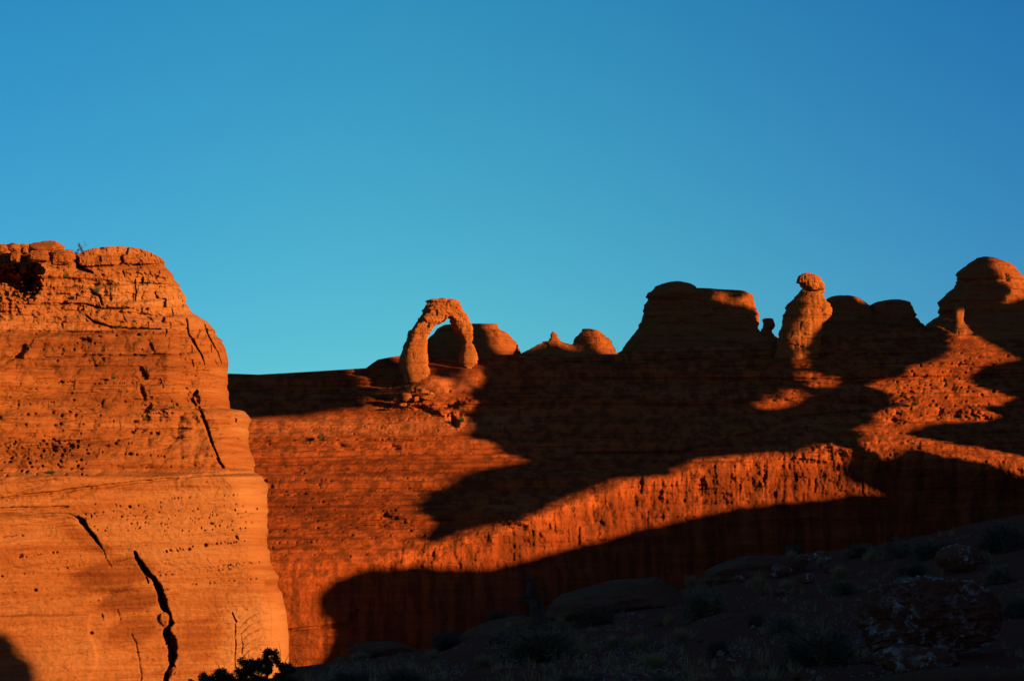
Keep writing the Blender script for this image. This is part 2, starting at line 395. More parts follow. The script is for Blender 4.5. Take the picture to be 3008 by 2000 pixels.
    # rows of small weathered holes along the beds
    rows = [(600, 1272, 1440, 1246, 7, 2.4, .75), (600, 1290, 1400, 1262, 9, 2.8, .8), (780, 1305, 1300, 1288, 16, 4.0, .8), (820, 1330, 1500, 1292, 18, 3.0, .7),
            (640, 1372, 1100, 1360, 22, 2.2, .5), (760, 1412, 1250, 1405, 11, 4.2, .9), (780, 1408, 880, 1412, 16, 6.5, 1.2), (1080, 1398, 1260, 1408, 15, 5.0, 1.0), (780, 1428, 1250, 1440, 26, 3.4, .7), (780, 1468, 1260, 1450, 12, 3.0, .7),
            (1060, 1505, 1230, 1495, 10, 2.8, .7), (790, 1559, 1300, 1540, 6.5, 3.0, .85), (790, 1596, 1240, 1572, 8, 3.2, .85), (800, 1610, 1050, 1620, 26, 3, .6), (1160, 1585, 1240, 1590, 8, 3.2, .9),
            (1180, 1218, 1400, 1208, 12, 2.6, .7), (1150, 1232, 1340, 1222, 12, 3.0, .7), (1320, 1150, 1400, 1150, 9, 2.6, .7), (1100, 1185, 1200, 1175, 12, 2.0, .6),
            (1300, 1165, 1360, 1172, 8, 3.0, .8), (1330, 1120, 1400, 1112, 12, 2.6, .6),
            (2520, 1296, 2750, 1293, 9, 3.6, .9), (2590, 1216, 2760, 1215, 9, 3.4, .9), (2590, 1228, 2800, 1230, 10, 3.6, 1.0), (2600, 1150, 2790, 1160, 10, 4.2, 1.0), (2560, 1134, 2760, 1130, 12, 3.6, .8),
            (2640, 1105, 2860, 1085, 14, 4.2, .9), (2730, 1075, 2900, 1055, 12, 4.2, .9), (2790, 1035, 2930, 1040, 12, 4.0, .9), (2800, 1010, 2900, 1012, 12, 3.4, .8), (2860, 1140, 2960, 1160, 12, 3, .7),
            (2220, 1180, 2400, 1165, 12, 4.6, 1.2), (2330, 1110, 2420, 1105, 12, 4.2, 1.2), (2330, 1085, 2420, 1080, 14, 4.0, 1.1), (2250, 1165, 2360, 1150, 13, 4.6, 1.2),
            (1450, 1255, 1600, 1250, 14, 2.4, .6), (1500, 1160, 2300, 1120, 18, 2.4, .5), (1600, 1220, 2400, 1190, 22, 2.4, .5), (660, 1150, 1100, 1140, 18, 2.4, .5),
            (2780, 1345, 3008, 1362, 13, 4.6, 1.0), (2560, 1330, 2700, 1345, 16, 5.0, 1.2)]
    pit_rows(D, X, Y, [(a, b, c, d, g_ * .85, min(sz, 4.2) * .78, dp * .85) for a, b, c, d, g_, sz, dp in rows], 5, .06)
    rnd = random.Random(8)
    for _ in range(45): dent(D, X, Y, rnd.uniform(700, 1300), rnd.uniform(1380, 1640), rnd.uniform(2, 4.5), rnd.uniform(1.6, 3), rnd.uniform(.3, .8), rnd.uniform(-.4, .4), 2)
    for _ in range(60): dent(D, X, Y, rnd.uniform(2600, 2960), rnd.uniform(1040, 1200), rnd.uniform(2.5, 5), rnd.uniform(2, 4), rnd.uniform(.4, .9), 0, 2)
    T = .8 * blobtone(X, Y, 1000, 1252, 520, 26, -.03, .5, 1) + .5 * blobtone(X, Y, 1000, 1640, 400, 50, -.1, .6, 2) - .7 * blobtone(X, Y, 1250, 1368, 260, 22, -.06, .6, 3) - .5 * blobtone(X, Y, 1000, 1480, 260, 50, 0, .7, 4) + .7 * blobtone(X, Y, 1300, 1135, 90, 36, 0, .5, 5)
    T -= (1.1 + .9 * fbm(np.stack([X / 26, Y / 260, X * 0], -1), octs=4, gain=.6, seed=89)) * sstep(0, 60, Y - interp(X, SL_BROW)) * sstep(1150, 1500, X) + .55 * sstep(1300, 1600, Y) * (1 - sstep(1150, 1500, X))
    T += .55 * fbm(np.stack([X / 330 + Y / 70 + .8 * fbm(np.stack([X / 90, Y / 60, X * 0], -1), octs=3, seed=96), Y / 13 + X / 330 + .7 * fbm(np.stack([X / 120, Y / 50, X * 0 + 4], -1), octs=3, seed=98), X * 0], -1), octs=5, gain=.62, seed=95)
    P = at(X, Y, D)
    # back side: the crest rounds over and falls away behind
    top = P[0]; bk = []
    for (dy, dz) in ((10, -1.2), (3, -.25)):
        q = top.copy(); q[:, 1] += dy; q[:, 2] += dz; bk.append(q)
    bot = top.copy(); bot[:, 1] += 60; bot[:, 2] = -14
    mid = top.copy(); mid[:, 1] += 35; mid[:, 2] -= 8
    V = np.concatenate([np.stack([bot, mid] + bk), P, ], 0)
    nr2 = V.shape[0]
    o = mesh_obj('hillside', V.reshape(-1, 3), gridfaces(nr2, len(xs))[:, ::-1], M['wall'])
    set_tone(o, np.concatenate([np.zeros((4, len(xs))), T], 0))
    props(o, kind='structure', label='red slickrock bowl sloping down to a fluted cliff wall')
    return o
build_slope()

# ------------------------------------------------------------------ the near sandstone butte on the left
B_R = [(758, 475), (770, 486), (783, 484), (806, 505), (836, 526), (865, 543), (899, 547), (922, 568), (932, 589), (949, 614), (970, 631), (1000, 650), (1042, 669),
       (1067, 673), (1092, 667), (1143, 669), (1200, 673), (1206, 712), (1212, 724), (1223, 732), (1235, 739), (1256, 730), (1303, 732), (1332, 739), (1365, 749), (1388, 749),
       (1393, 757), (1399, 770), (1424, 787), (1466, 783), (1517, 787), (1576, 785), (1652, 794), (1689, 817), (1719, 817), (1744, 829), (1803, 842), (1866, 848), (2100, 850)]
B_TOP = [(-200, 735), (0, 718), (60, 716), (109, 716), (143, 718), (175, 728), (202, 742), (222, 746), (240, 741), (269, 730), (300, 726), (345, 723), (404, 728), (438, 739), (457, 749), (475, 758), (490, 775)]
def build_butte():
    ys = np.arange(716, 2085, 2.2); nr = len(ys)
    xr = interp(ys, [(a, b) for a, b in B_R]); 
    xr = xr + 5.5 * np.sign(n1(ys / 9, 901)) * np.abs(n1(ys / 9, 901)) ** .5 * ((ys > 770) & (ys < 1010)) + 4.0 * np.sign(n1(ys / 15, 903)) * np.abs(n1(ys / 15, 903)) ** .6 * ((ys > 770) & (ys < 1750)) + 1.4 * n1(ys / 4, 905)
    nc = 470; u = np.linspace(0, 1, nc)[None, :]
    x0 = -260.0
    X = x0 + (xr[:, None] - x0) * (1 - (1 - u) ** 1.25); Yr = np.broadcast_to(ys[:, None], X.shape)
    yt = interp(X, B_TOP); Y = np.maximum(Yr, yt)
    D = 300 + interp(Y, [(700, 10.5), (800, 8), (950, 7), (1100, 6.1), (1250, 4.0), (1385, 2.8), (1400, 1.0), (1500, .3), (1700, 0), (2080, -1)])
    D = D + 0.34 * (X - 800) * .046
    D += (yt - Yr).clip(0) * .35                         # plateau running back
    Wr = interp(Y, [(700, 170), (1000, 210), (1200, 150), (1390, 120), (1600, 90), (2080, 70)])
    A = interp(Y, [(700, 13), (1000, 15), (1200, 11), (1390, 9), (1600, 6.5), (2080, 6)])
    q = np.clip((X - (xr[:, None] - Wr)) / Wr, 0, 1)
    D += A * (1 - np.sqrt(np.clip(1 - q * q, 0, 1)))
    P = at(X, Y, D)
    inner = 1 - .85 * q ** 3
    hi = 1 - sstep(1380, 1400, Y + .06 * (X - 400))
    D += 1.7 * fbm(P, (.045, .045, .07), 3, seed=101) * inner
    D += strata(P, 1.0, .035, 107, .9, 1.0) * (.35 + .85 * hi) * inner
    D += .50 * fbm(P, (.22, .22, .55), 4, .55, seed=111) * (.35 + .65 * hi) * inner
    D += .55 * fbm(P, (.5, .5, .9), 4, .6, seed=117, ridge=True) * (1 - sstep(900, 1010, Y)) * inner
    D += .14 * fbm(P, (1.2, 1.2, 2.4), 3, .6, seed=121) + .20 * fbm(P, (.8, .8, 1.6), 4, .62, seed=123, ridge=True) * (.35 + .65 * (1 - sstep(980, 1080, Y)))
    qq = np.stack([P[..., 0] * .06 + P[..., 2] * .1, P[..., 1] * 0, P[..., 2] * 2.2 - P[..., 0] * .35], -1)
    D += .20 * fbm(qq, octs=3, seed=131) * inner
    for y0_, dp_ in ((800, .7), (843, 1.1), (893, 1.5), (940, .9), (985, 1.2), (1050, 1.0), (1140, .8), (1215, 1.1), (1300, .8), (1348, .6)):
        yl_ = y0_ - .03 * (X - 300) + 9 * n1(X / 75 + y0_, 981) + 3 * n1(X / 22 + y0_, 983)
        D += dp_ * (1 - sstep(-12, 3, Y - yl_)) * (.45 + .55 * sstep(-.5, .3, n1(X / 160 + y0_ * 3.1, 985))) * inner
    lev, edg = blocks(X, Y, 34, 22, 950); flank = sstep(150, 40, np.abs(xr[:, None] - X)) if False else (1 - sstep(60, 190, xr[:, None] - X))
    topz = 1 - sstep(1000, 1180, Y)
    D += (.60 * lev + .14 * edg) * flank * topz * inner + (.20 * lev + .10 * edg) * (1 - flank) * (1 - sstep(930, 1010, Y))
    D += 1.5 * fbm(np.stack([X / 95, Y / 130, X * 0], -1), octs=3, gain=.45, seed=991, ridge=True) * sstep(420, 560, X) * (1 - sstep(1340, 1400, Y)) * inner
    D += .55 * fbm(np.stack([X / 60 + Y / 160, Y / 26, X * 0], -1), octs=4, gain=.5, seed=993, ridge=True) * hi * inner
    lev2, edg2 = blocks(X, Y, 90, 30, 960); D += (.16 * lev2 + .05 * edg2) * hi * (1 - flank)
    bedding(D, X, Y, 55, 41, (-60, 560), (775, 1380), -.03, (40, 300), (1.0, 2.4), (.12, .5))
    bedding(D, X, Y, 30, 43, (-60, 640), (1400, 2000), -.10, (80, 420), (1.0, 1.8), (.08, .28))
    for k_, (pts_, w__, d_) in enumerate([([(225, 784, .6), (330, 780, 1), (430, 778, 1), (486, 776, .8)], 4, 1.4), ([(190, 846, .5), (300, 838, 1), (420, 832, .8), (528, 838, .8)], 3.5, .9), ([(60, 893, .6), (180, 893, 1), (250, 893, 1), (300, 907, .8), (390, 905, .4)], 4, 1.3),
                                  ([(250, 925, .5), (275, 945, 1), (330, 962, 1), (400, 965, .8), (470, 966, .6)], 4, 1.1), ([(0, 1053, .6), (120, 1052, 1), (260, 1046, .9), (400, 1042, .8), (530, 1040, .6)], 3, .9), ([(0, 972, .7), (200, 975, 1), (450, 976, .7)], 3, .7),
                                  ([(200, 730, .8), (222, 760, 1.4), (228, 785, 1), (270, 800, .5)], 7, 2.2), ([(235, 860, .5), (262, 852, 1.2), (290, 868, 1), (300, 895, .5)], 6, 1.2)]):
        crack(D, X, Y, pts_, w__, d_)
    # ledge that crosses the butte and the smooth lower face
    crack(D, X, Y, [(-100, 1470, .8), (0, 1462, .8), (160, 1445, 1), (320, 1425, 1), (500, 1405, .8), (640, 1392, .7), (760, 1390, .8)], 4.5, .9)
    crack(D, X, Y, [(-100, 1500, .8), (60, 1492, 1), (200, 1488, .5)], 4.5, .7)
    for (x, y, rx, ry, dp, a, h) in [
        # dark caves and hollows, upper left
        (20, 830, 60, 40, 6.0, .2, 2), (92, 830, 24, 34, 5.0, .1, 2), (55, 812, 26, 18, -2.5, .5, 1), (0, 870, 40, 30, -4, .2, 1), (58, 760, 24, 26, 1.8, 0, 2),
        (268, 862, 12, 26, 1.4, .7, 2), (285, 905, 8, 12, 1.5, .6, 2), (230, 902, 20, 7, 2.0, .1, 2), (185, 890, 14, 6, 1.6, 0, 2), (190, 811, 12, 7, 1.2, .2, 2),
        (62, 1030, 22, 13, 3.2, -.9, 2), (30, 1055, 22, 6, 1.2, -.4, 2), (250, 1000, 24, 8, 1.6, .2, 2), (265, 948, 16, 7, 1.4, .2, 2), (430, 935, 16, 5, 1.2, .2, 2),
        (390, 860, 5, 26, .7, 0, 2), (90, 1325, 60, 14, 1.8, -.1, 2), (170, 1310, 55, 12, 2.6, -.05, 2), (150, 1330, 50, 14, 2.0, 0, 2),
        # arched niches
        (415, 1090, 10, 16, 1.8, -.3, 2), (428, 1105, 7, 10, 1.6, 0, 2), (470, 1100, 60, 14, -1.2, .1, 1), (470, 1025, 34, 14, -1.3, .2, 1), (444, 1018, 5, 20, .9, -.5, 2),
        (417, 1150, 7, 20, 1.9, -.35, 2), (430, 1200, 22, 8, 2.2, -.7, 2), (478, 1200, 48, 16, -1.6, .15, 1), (425, 1228, 14, 9, 2.0, 0, 2), (460, 1150, 60, 22, -1.0, 0, 1),
        (388, 1270, 9, 6, 2.0, 0, 2), (540, 1262, 24, 5, 1.7, -.15, 2), (415, 1266, 14, 3, 1.4, -.2, 2), (460, 1274, 9, 4, 1.6, 0, 2), (442, 1272, 5, 3, 1.2, 0, 2),
        (690, 1291, 14, 6, 2.0, 0, 2), (712, 1288, 10, 10, 1.1, .5, 2), (688, 1234, 7, 7, 1.8, 0, 2), (705, 1232, 30, 24, -1.0, 0, 1),
        (590, 960, 12, 22, 1.6, .5, 2), (530, 880, 7, 26, 1.5, -.2, 2), (600, 980, 7, 30, 1.4, .45, 2), (645, 1035, 7, 24, 1.4, -.4, 2),
        (570, 1170, 12, 18, 2.0, -.6, 2), (620, 1120, 16, 30, 1.1, -.4, 1), (600, 1095, 14, 10, 1.1, .4, 2),
        (560, 1420, 40, 10, -.9, 0, 1), (350, 1440, 60, 6, .7, -.2, 1), (250, 1448, 40, 7, .8, -.35, 1), (160, 1462, 40, 8, .8, -.3, 1), (80, 1435, 70, 8, 1.0, -.3, 1),
        # stepped stain-edged slabs of the lower face
        (268, 1858, 7, 5, 1.6, 0, 2), (60, 1632, 8, 6, 1.1, 0, 2), (695, 1578, 8, 4, 1.0, .9, 2)]:
        dent(D, X, Y, x, y, rx, ry, dp * (.45 if abs(dp) < 3.3 else .9), a, h)
    # set-back slab right of the long seam
    seam = side_line(X, Y, [(530, 1000), (560, 1080), (552, 1120), (575, 1180), (585, 1205), (600, 1250), (618, 1300), (640, 1345), (672, 1382)])
    D += 1.5 * sstep(-2, 5, X - seam) * sstep(1000, 1080, Y) * (1 - sstep(1372, 1388, Y))
    crack(D, X, Y, [(580, 1150, .7), (562, 1170, 1), (590, 1215, 1.1), (602, 1245, 1.2), (618, 1295, 1), (634, 1340, .9), (655, 1372, .5)], 6, 2.2)
    crack(D, X, Y, [(548, 935, .4), (556, 985, .8), (590, 1040, .9), (600, 1070, .3)], 3.5, .8)
    crack(D, X, Y, [(600, 950, .4), (612, 985, .9), (640, 1040, .9), (650, 1065, .3)], 3.2, .7)
    crack(D, X, Y, [(396, 820, .5), (398, 850, .9), (398, 885, .5)], 3, .8)
    # the long open crack
    crack(D, X, Y, [(396, 1622, .5), (404, 1642, .8), (420, 1665, 1.15), (436, 1685, .9), (452, 1700, .9), (464, 1722, 1.3), (473, 1750, 1.35), (482, 1782, 1.3), (493, 1800, 1.2),
                    (500, 1830, 1.0), (488, 1850, 1.2), (500, 1880, 1.7), (506, 1905, 1.8), (505, 1935, 1.3), (506, 1955, .9), (495, 1975, .9), (485, 2000, .8), (480, 2060, .6)], 8.5, 4.2, .3)
    crack(D, X, Y, [(228, 1517, .5), (240, 1528, 1.2), (254, 1545, .8), (266, 1560, .35), (278, 1575, .8), (292, 1597, .5)], 6.5, 2.4, .4)
    crack(D, X, Y, [(290, 1594, .8), (304, 1616, .7), (312, 1640, .4), (330, 1668, .3)], 2.6, .5); crack(D, X, Y, [(228, 1520, .8), (200, 1508, .6), (150, 1510, .3)], 2.6, .5); crack(D, X, Y, [(402, 1640, .9), (380, 1640, .6), (330, 1652, .3)], 2.4, .4)
    crack(D, X, Y, [(430, 1695, .6), (437, 1712, .7)], 3, 1.5)
    crack(D, X, Y, [(299, 1802, .6), (305, 1822, .6)], 2.4, .45); crack(D, X, Y, [(345, 1790, .6), (353, 1820, .5)], 2.4, .4); crack(D, X, Y, [(683, 1800, .6), (694, 1825, .8)], 3, 1.2)
    crack(D, X, Y, [(388, 1862, .6), (400, 1890, .8), (412, 1950, .6), (416, 2020, .6)], 2.6, .35)
    crack(D, X, Y, [(690, 1830, .5), (692, 1900, .7), (690, 1960, .5)], 2.4, .35); crack(D, X, Y, [(710, 1870, .5), (712, 1920, .7)], 2.2, .3)
    # big flakes of the lower face
    f1 = sstep(0, 5, X - side_line(X, Y, [(770, 1700), (795, 1800), (794, 1880), (800, 2000)])) * sstep(1700, 1730, Y); D += 1.6 * f1
    f2 = sstep(0, 6, side_line(X, Y, [(600, 1480), (232, 1515), (300, 1600), (305, 1625)]) - X) * sstep(1500, 1530, Y) * (1 - sstep(1560, 1640, Y)); D += .7 * f2
    f3 = sstep(0, 6, 275 + 12 * np.sin(Y / 30) - X) * sstep(1800, 1812, Y); D -= .7 * f3
    for k in range(5):                                   # curved onion-skin cracks on the pale flank
        y0 = 1800 + k * 24
        crack(D, X, Y, [(705, y0 + 40, .3), (735, y0 + 10, .8), (765, y0 - 2, .9), (797, y0 + 4, .7)], 1.9, .22)
    # bedding rows of little holes
    rows = [(225, 990, 430, 982, 11, 3.0, .9), (180, 1012, 440, 1005, 16, 3.4, .9), (60, 1030, 260, 1020, 15, 4.0, 1.0), (250, 1045, 520, 1040, 6, 2.3, .8), (0, 1135, 230, 1120, 7, 3.0, .9), (220, 1128, 520, 1122, 6, 2.4, .8),
            (0, 1170, 300, 1145, 18, 3.2, .9), (0, 1195, 320, 1165, 13, 4.4, 1.1), (0, 1225, 250, 1205, 12, 4.4, 1.1), (60, 1216, 240, 1222, 16, 4.4, 1.1), (0, 1250, 300, 1245, 20, 3.4, .9), (400, 1215, 580, 1213, 10, 3.0, .9), (440, 1225, 600, 1228, 10, 2, .6),
            (130, 1280, 330, 1268, 15, 3.6, 1.0), (330, 1300, 560, 1310, 14, 2.8, .9), (240, 1320, 540, 1345, 10, 3.2, .9), (430, 1375, 600, 1364, 7, 2.2, .6), (300, 1383, 420, 1370, 7, 2.2, .6), (0, 1310, 130, 1300, 9, 3, .8),
            (640, 1372, 740, 1371, 9, 2.4, .7), (480, 1465, 700, 1453, 9, 2.2, .7), (240, 1512, 430, 1488, 7, 2.3, .7), (250, 1530, 410, 1510, 10, 2.3, .7), (280, 1538, 350, 1533, 7, 2.2, .7), (380, 1488, 520, 1470, 9, 2.6, .7),
            (690, 1500, 785, 1495, 7, 2.2, .7), (620, 1538, 790, 1530, 8, 2.2, .7), (0, 1577, 130, 1565, 6, 2.4, .7), (400, 1628, 560, 1612, 8, 2.8, .8), (480, 1616, 560, 1611, 6, 3.6, .9), (560, 1605, 720, 1590, 9, 2.6, .8), (660, 1592, 780, 1590, 8, 3.0, .8),
            (0, 1650, 130, 1625, 7, 2.4, .7), (0, 1692, 110, 1680, 6, 3.0, .8), (110, 1680, 240, 1660, 8, 2.4, .7), (0, 1745, 160, 1725, 8, 2.2, .7), (465, 1690, 680, 1670, 5.5, 2.3, .7), (480, 1672, 560, 1663, 8, 1.8, .6), (640, 1662, 790, 1650, 9, 2.6, .8),
            (485, 1730, 560, 1716, 8, 2.0, .6), (560, 1716, 790, 1695, 7, 2.2, .7), (0, 1760, 40, 1758, 9, 2.4, .7), (20, 1800, 360, 1752, 9, 1.8, .5), (40, 1640, 190, 1618, 9, 3, .7), (130, 1640, 260, 1630, 12, 2, .6)]
    pit_rows(D, X, Y, rows, 9, .046)
    rnd = random.Random(4)
    for _ in range(70): dent(D, X, Y, rnd.uniform(0, 260), rnd.uniform(1285, 1400), rnd.uniform(2, 6), rnd.uniform(1.6, 3.5), rnd.uniform(.3, .9), rnd.uniform(-.5, .2), 2)
    for _ in range(90): dent(D, X, Y, rnd.uniform(250, 760), rnd.uniform(1480, 1560), rnd.uniform(1.6, 2.8), rnd.uniform(1.6, 2.4), rnd.uniform(.3, .6), 0, 2)
    for _ in range(60): dent(D, X, Y, rnd.uniform(100, 620), rnd.uniform(770, 1300), rnd.uniform(2, 7), rnd.uniform(1.5, 3.5), rnd.uniform(.3, .9), rnd.uniform(-.4, .4), 2)
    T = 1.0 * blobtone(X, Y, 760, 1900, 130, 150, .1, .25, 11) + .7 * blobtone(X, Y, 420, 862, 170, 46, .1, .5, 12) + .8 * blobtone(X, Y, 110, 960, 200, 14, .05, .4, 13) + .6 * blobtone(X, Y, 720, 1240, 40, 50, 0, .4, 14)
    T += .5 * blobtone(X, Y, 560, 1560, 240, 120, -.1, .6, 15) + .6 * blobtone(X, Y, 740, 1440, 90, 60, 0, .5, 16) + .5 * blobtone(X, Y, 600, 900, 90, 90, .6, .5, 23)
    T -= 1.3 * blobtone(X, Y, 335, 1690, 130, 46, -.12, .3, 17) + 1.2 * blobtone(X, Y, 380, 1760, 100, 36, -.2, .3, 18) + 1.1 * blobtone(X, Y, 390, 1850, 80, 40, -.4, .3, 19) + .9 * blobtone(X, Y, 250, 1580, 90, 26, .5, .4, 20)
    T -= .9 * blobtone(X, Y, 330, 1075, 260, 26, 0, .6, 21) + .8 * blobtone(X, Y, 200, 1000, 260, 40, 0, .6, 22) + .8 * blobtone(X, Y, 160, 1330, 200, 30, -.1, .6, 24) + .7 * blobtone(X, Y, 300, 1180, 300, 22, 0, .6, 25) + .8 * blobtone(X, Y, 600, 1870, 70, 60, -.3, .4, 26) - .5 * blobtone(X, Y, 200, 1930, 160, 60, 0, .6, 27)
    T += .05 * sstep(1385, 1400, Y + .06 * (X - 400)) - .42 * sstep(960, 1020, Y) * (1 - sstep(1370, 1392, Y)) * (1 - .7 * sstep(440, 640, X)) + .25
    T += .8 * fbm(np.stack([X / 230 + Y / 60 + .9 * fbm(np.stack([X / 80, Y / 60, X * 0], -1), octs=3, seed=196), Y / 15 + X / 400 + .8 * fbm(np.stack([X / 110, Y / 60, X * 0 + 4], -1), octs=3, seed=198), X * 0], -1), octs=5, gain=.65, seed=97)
    P = at(X, Y, D)
    # wrap the right edge round to the back so the butte is a solid mass
    e = P[:, -1]; back = []
    for (dx, dy) in ((-1.0, 5), (-6, 14), (-30, 26), (-70, 30)):
        q2 = e.copy(); q2[:, 0] += dx; q2[:, 1] += dy; back.append(q2)
    V = np.concatenate([P, np.stack(back, 1)], 1)
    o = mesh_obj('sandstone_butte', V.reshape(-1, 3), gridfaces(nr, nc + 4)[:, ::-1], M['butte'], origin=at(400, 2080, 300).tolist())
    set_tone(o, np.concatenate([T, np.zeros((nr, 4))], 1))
    props(o, 'tall sunlit orange sandstone butte filling the left side, split by a long dark crack', 'butte')
    return o
butte = build_butte()

# ------------------------------------------------------------------ free standing rocks built ring by ring
def ring_rock(name, rows, D, m, ratio=.8, pw=2.6, step=1.6, nt=180, amp=.35, samp=.35, seed=0, parent=None, skirt=0, lean=0.0, vseed=0, fr=1.0, origin=None, cap=True, ridge=.22, blk=1.0):
    rows = sorted(rows); a = np.array(rows, float)
    h = (a[0, 2] - a[0, 1]) / 2; cx = (a[0, 2] + a[0, 1]) / 2
    ys = np.arange(a[0, 0], a[-1, 0] + .01, step)
    xl = np.interp(ys, a[:, 0], a[:, 1]); xr = np.interp(ys, a[:, 0], a[:, 2])
    if cap:                                              # rounded top
        k = 5; tt = np.linspace(0.12, .9, k)
        ysc = a[0, 0] - 1.0 + np.linspace(0, 1, k) * .8
        hc = h * np.sqrt(1 - (1 - tt) ** 2)
        ys = np.concatenate([ysc, ys]); xl = np.concatenate([cx - hc, xl]); xr = np.concatenate([cx + hc, xr])
    th = np.linspace(0, 2 * math.pi, nt, endpoint=False)
    c, s = np.cos(th), np.sin(th)
    rr = (np.abs(c) ** pw + np.abs(s) ** pw) ** (-1 / pw)
    c, s = c * rr, s * rr
    Dc = D + lean * (ys - ys[-1]) * pxm(D) * -1
    L = at(xl, ys, Dc); R = at(xr, ys, Dc)
    C = (L + R) / 2; hw = (R[:, 0] - L[:, 0]) / 2
    bdep = hw * ratio
    P = np.empty((len(ys), nt, 3))
    P[..., 0] = C[:, None, 0] + hw[:, None] * c[None]
    P[..., 1] = C[:, None, 1] + bdep[:, None] * s[None]
    P[..., 2] = C[:, None, 2]
    k = np.clip(hw / 2.0, 0.05, 1)[:, None]
    dr = amp * fbm(P, (.35, .35, .6), 4, .6, seed=seed) + strata(P, 1.5 * samp, 0.0, 200 + seed, .3, 1.5 * fr) + .35 * amp * fbm(P, (.9, .9, 1.6), 4, .6, seed=seed + 31, ridge=True) + .3 * amp * fbm(P, (1.6, 1.6, 2.5), 3, .6, seed=seed + 9)
    if ridge: dr = dr + ridge * fbm(P, (.5, .5, .12), 4, .6, seed=seed + 19, ridge=True)
    bz = P[..., 2] * pxm(1) * 0 + P[..., 2]
    lev, edg = blocks(th[None, :] * hw[:, None].mean() * 1.0 + 0 * bz, bz, 2.6, 1.5, seed + 400)
    if blk: dr = dr + blk * (.30 * lev - .22 * (1 - sstep(0, .25, (1 - edg) * .5)))
    dr = dr * k
    P[..., 0] += dr * c[None] ; P[..., 1] += dr * s[None]
    V = P.reshape(-1, 3); n = len(ys)
    F = gridfaces(n, nt, True)
    top = P[0].mean(0); top[2] += .02
    V = np.vstack([V, top]); ti = len(V) - 1
    j = np.arange(nt)
    cap_f = np.stack([np.full(nt, ti), (j + 1) % nt, j, j], -1)
    # the cap as degenerate-free triangles: separate mesh build through quads with a middle ring
    mid = (P[0] + top) / 2; V = np.vstack([V, mid]); mi = ti + 1
    F2 = np.stack([j, (j + 1) % nt, mi + (j + 1) % nt, mi + j], -1)
    inner = (mid * .02 + top * .98); V = np.vstack([V, inner]); ii = mi + nt
    F3 = np.stack([mi + j, mi + (j + 1) % nt, ii + (j + 1) % nt, ii + j], -1)
    F = np.vstack([F[:, ::-1], F2, F3])
    og = origin if origin is not None else (C[-1] if parent is None else parent.location)
    return mesh_obj(name, V, F, m, origin=tuple(og), parent=parent)

# dome seen through and beside the arch
r = ring_rock('sandstone_dome', [(952, 1426, 1457), (955, 1330, 1460), (957, 1304, 1461), (965, 1286, 1464), (972, 1281, 1470), (975, 1279, 1480), (985, 1274, 1493), (993, 1262, 1498), (1000, 1256, 1509), (1015, 1235, 1518),
          (1030, 1215, 1524), (1040, 1196, 1532), (1052, 1188, 1538), (1075, 1165, 1552), (1100, 1150, 1570)], 442, M['fin'], ratio=.6, amp=.35, samp=.45, seed=1)
props(r, 'layered sandstone dome right behind the arch with a lit right flank', 'rock dome')
# mound with a small balanced rock
r = ring_rock('rock_mound', [(1003, 1594, 1650), (1008, 1587, 1662), (1016, 1572, 1690), (1027, 1553, 1722), (1036, 1534, 1750), (1045, 1520, 1785), (1060, 1495, 1820), (1080, 1480, 1850)], 436, M['fin'], ratio=.35, amp=.2, samp=.25, seed=2)
props(r, 'low dark rock mound between the two lit domes', 'mound')
r = ring_rock('balanced_rock', [(974, 1622, 1626), (978, 1619, 1632), (982, 1616, 1637), (988, 1615, 1639), (991, 1618, 1637), (995, 1612, 1641), (1000, 1611, 1644), (1006, 1600, 1650), (1013, 1596, 1656)], 436, M['fin'], amp=.18, samp=.15, seed=3, nt=60)
props(r, 'tiny knobbly balanced rock perched on the low mound', 'hoodoo')
r = ring_rock('sandstone_dome', [(967, 1710, 1736), (970, 1708, 1752), (972, 1708, 1759), (977, 1704, 1763), (982, 1701, 1767), (993, 1691, 1782), (1007, 1680, 1793), (1020, 1668, 1803), (1039, 1650, 1814), (1050, 1640, 1822), (1075, 1620, 1840)], 438, M['fin'], amp=.25, samp=.35, seed=4, ratio=.8)
props(r, 'small pointed sandstone dome left of the big dark butte, right half lit', 'rock dome')
# big dark butte with its dome cap
e = empty('rock_fin', at(2050, 1075, 436))
props(e, 'massive dark flat-topped rock fin with a domed cap at its left end', 'rock fin')
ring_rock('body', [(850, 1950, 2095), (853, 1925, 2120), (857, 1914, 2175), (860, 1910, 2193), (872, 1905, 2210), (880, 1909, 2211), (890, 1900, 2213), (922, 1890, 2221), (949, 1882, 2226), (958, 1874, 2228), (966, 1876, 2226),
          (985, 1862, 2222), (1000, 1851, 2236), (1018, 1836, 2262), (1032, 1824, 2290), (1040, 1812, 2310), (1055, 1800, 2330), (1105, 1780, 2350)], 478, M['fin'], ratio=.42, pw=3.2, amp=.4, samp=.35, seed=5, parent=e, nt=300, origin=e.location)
ring_rock('cap_rock', [(827, 1978, 2002), (829, 1962, 2015), (833, 1946, 2026), (842, 1922, 2042), (850, 1914, 2050), (863, 1907, 2054), (872, 1903, 2056), (878, 1908, 2052), (884, 1915, 2046)], 477, M['fin'], ratio=.8, pw=2.3, amp=.2, samp=.3, seed=6, parent=e, origin=e.location)
r = ring_rock('pedestal_rock', [(936, 2243, 2268), (939, 2238, 2272), (945, 2240, 2272), (958, 2241, 2275), (966, 2238, 2271), (972, 2236, 2266), (978, 2226, 2268), (985, 2222, 2276), (994, 2212, 2286), (1010, 2204, 2298), (1060, 2200, 2306)], 434, M['fin'], amp=.25, samp=.2, seed=7, nt=80)
props(r, 'small square-topped pedestal rock tucked against the right foot of the dark fin', 'pedestal rock')
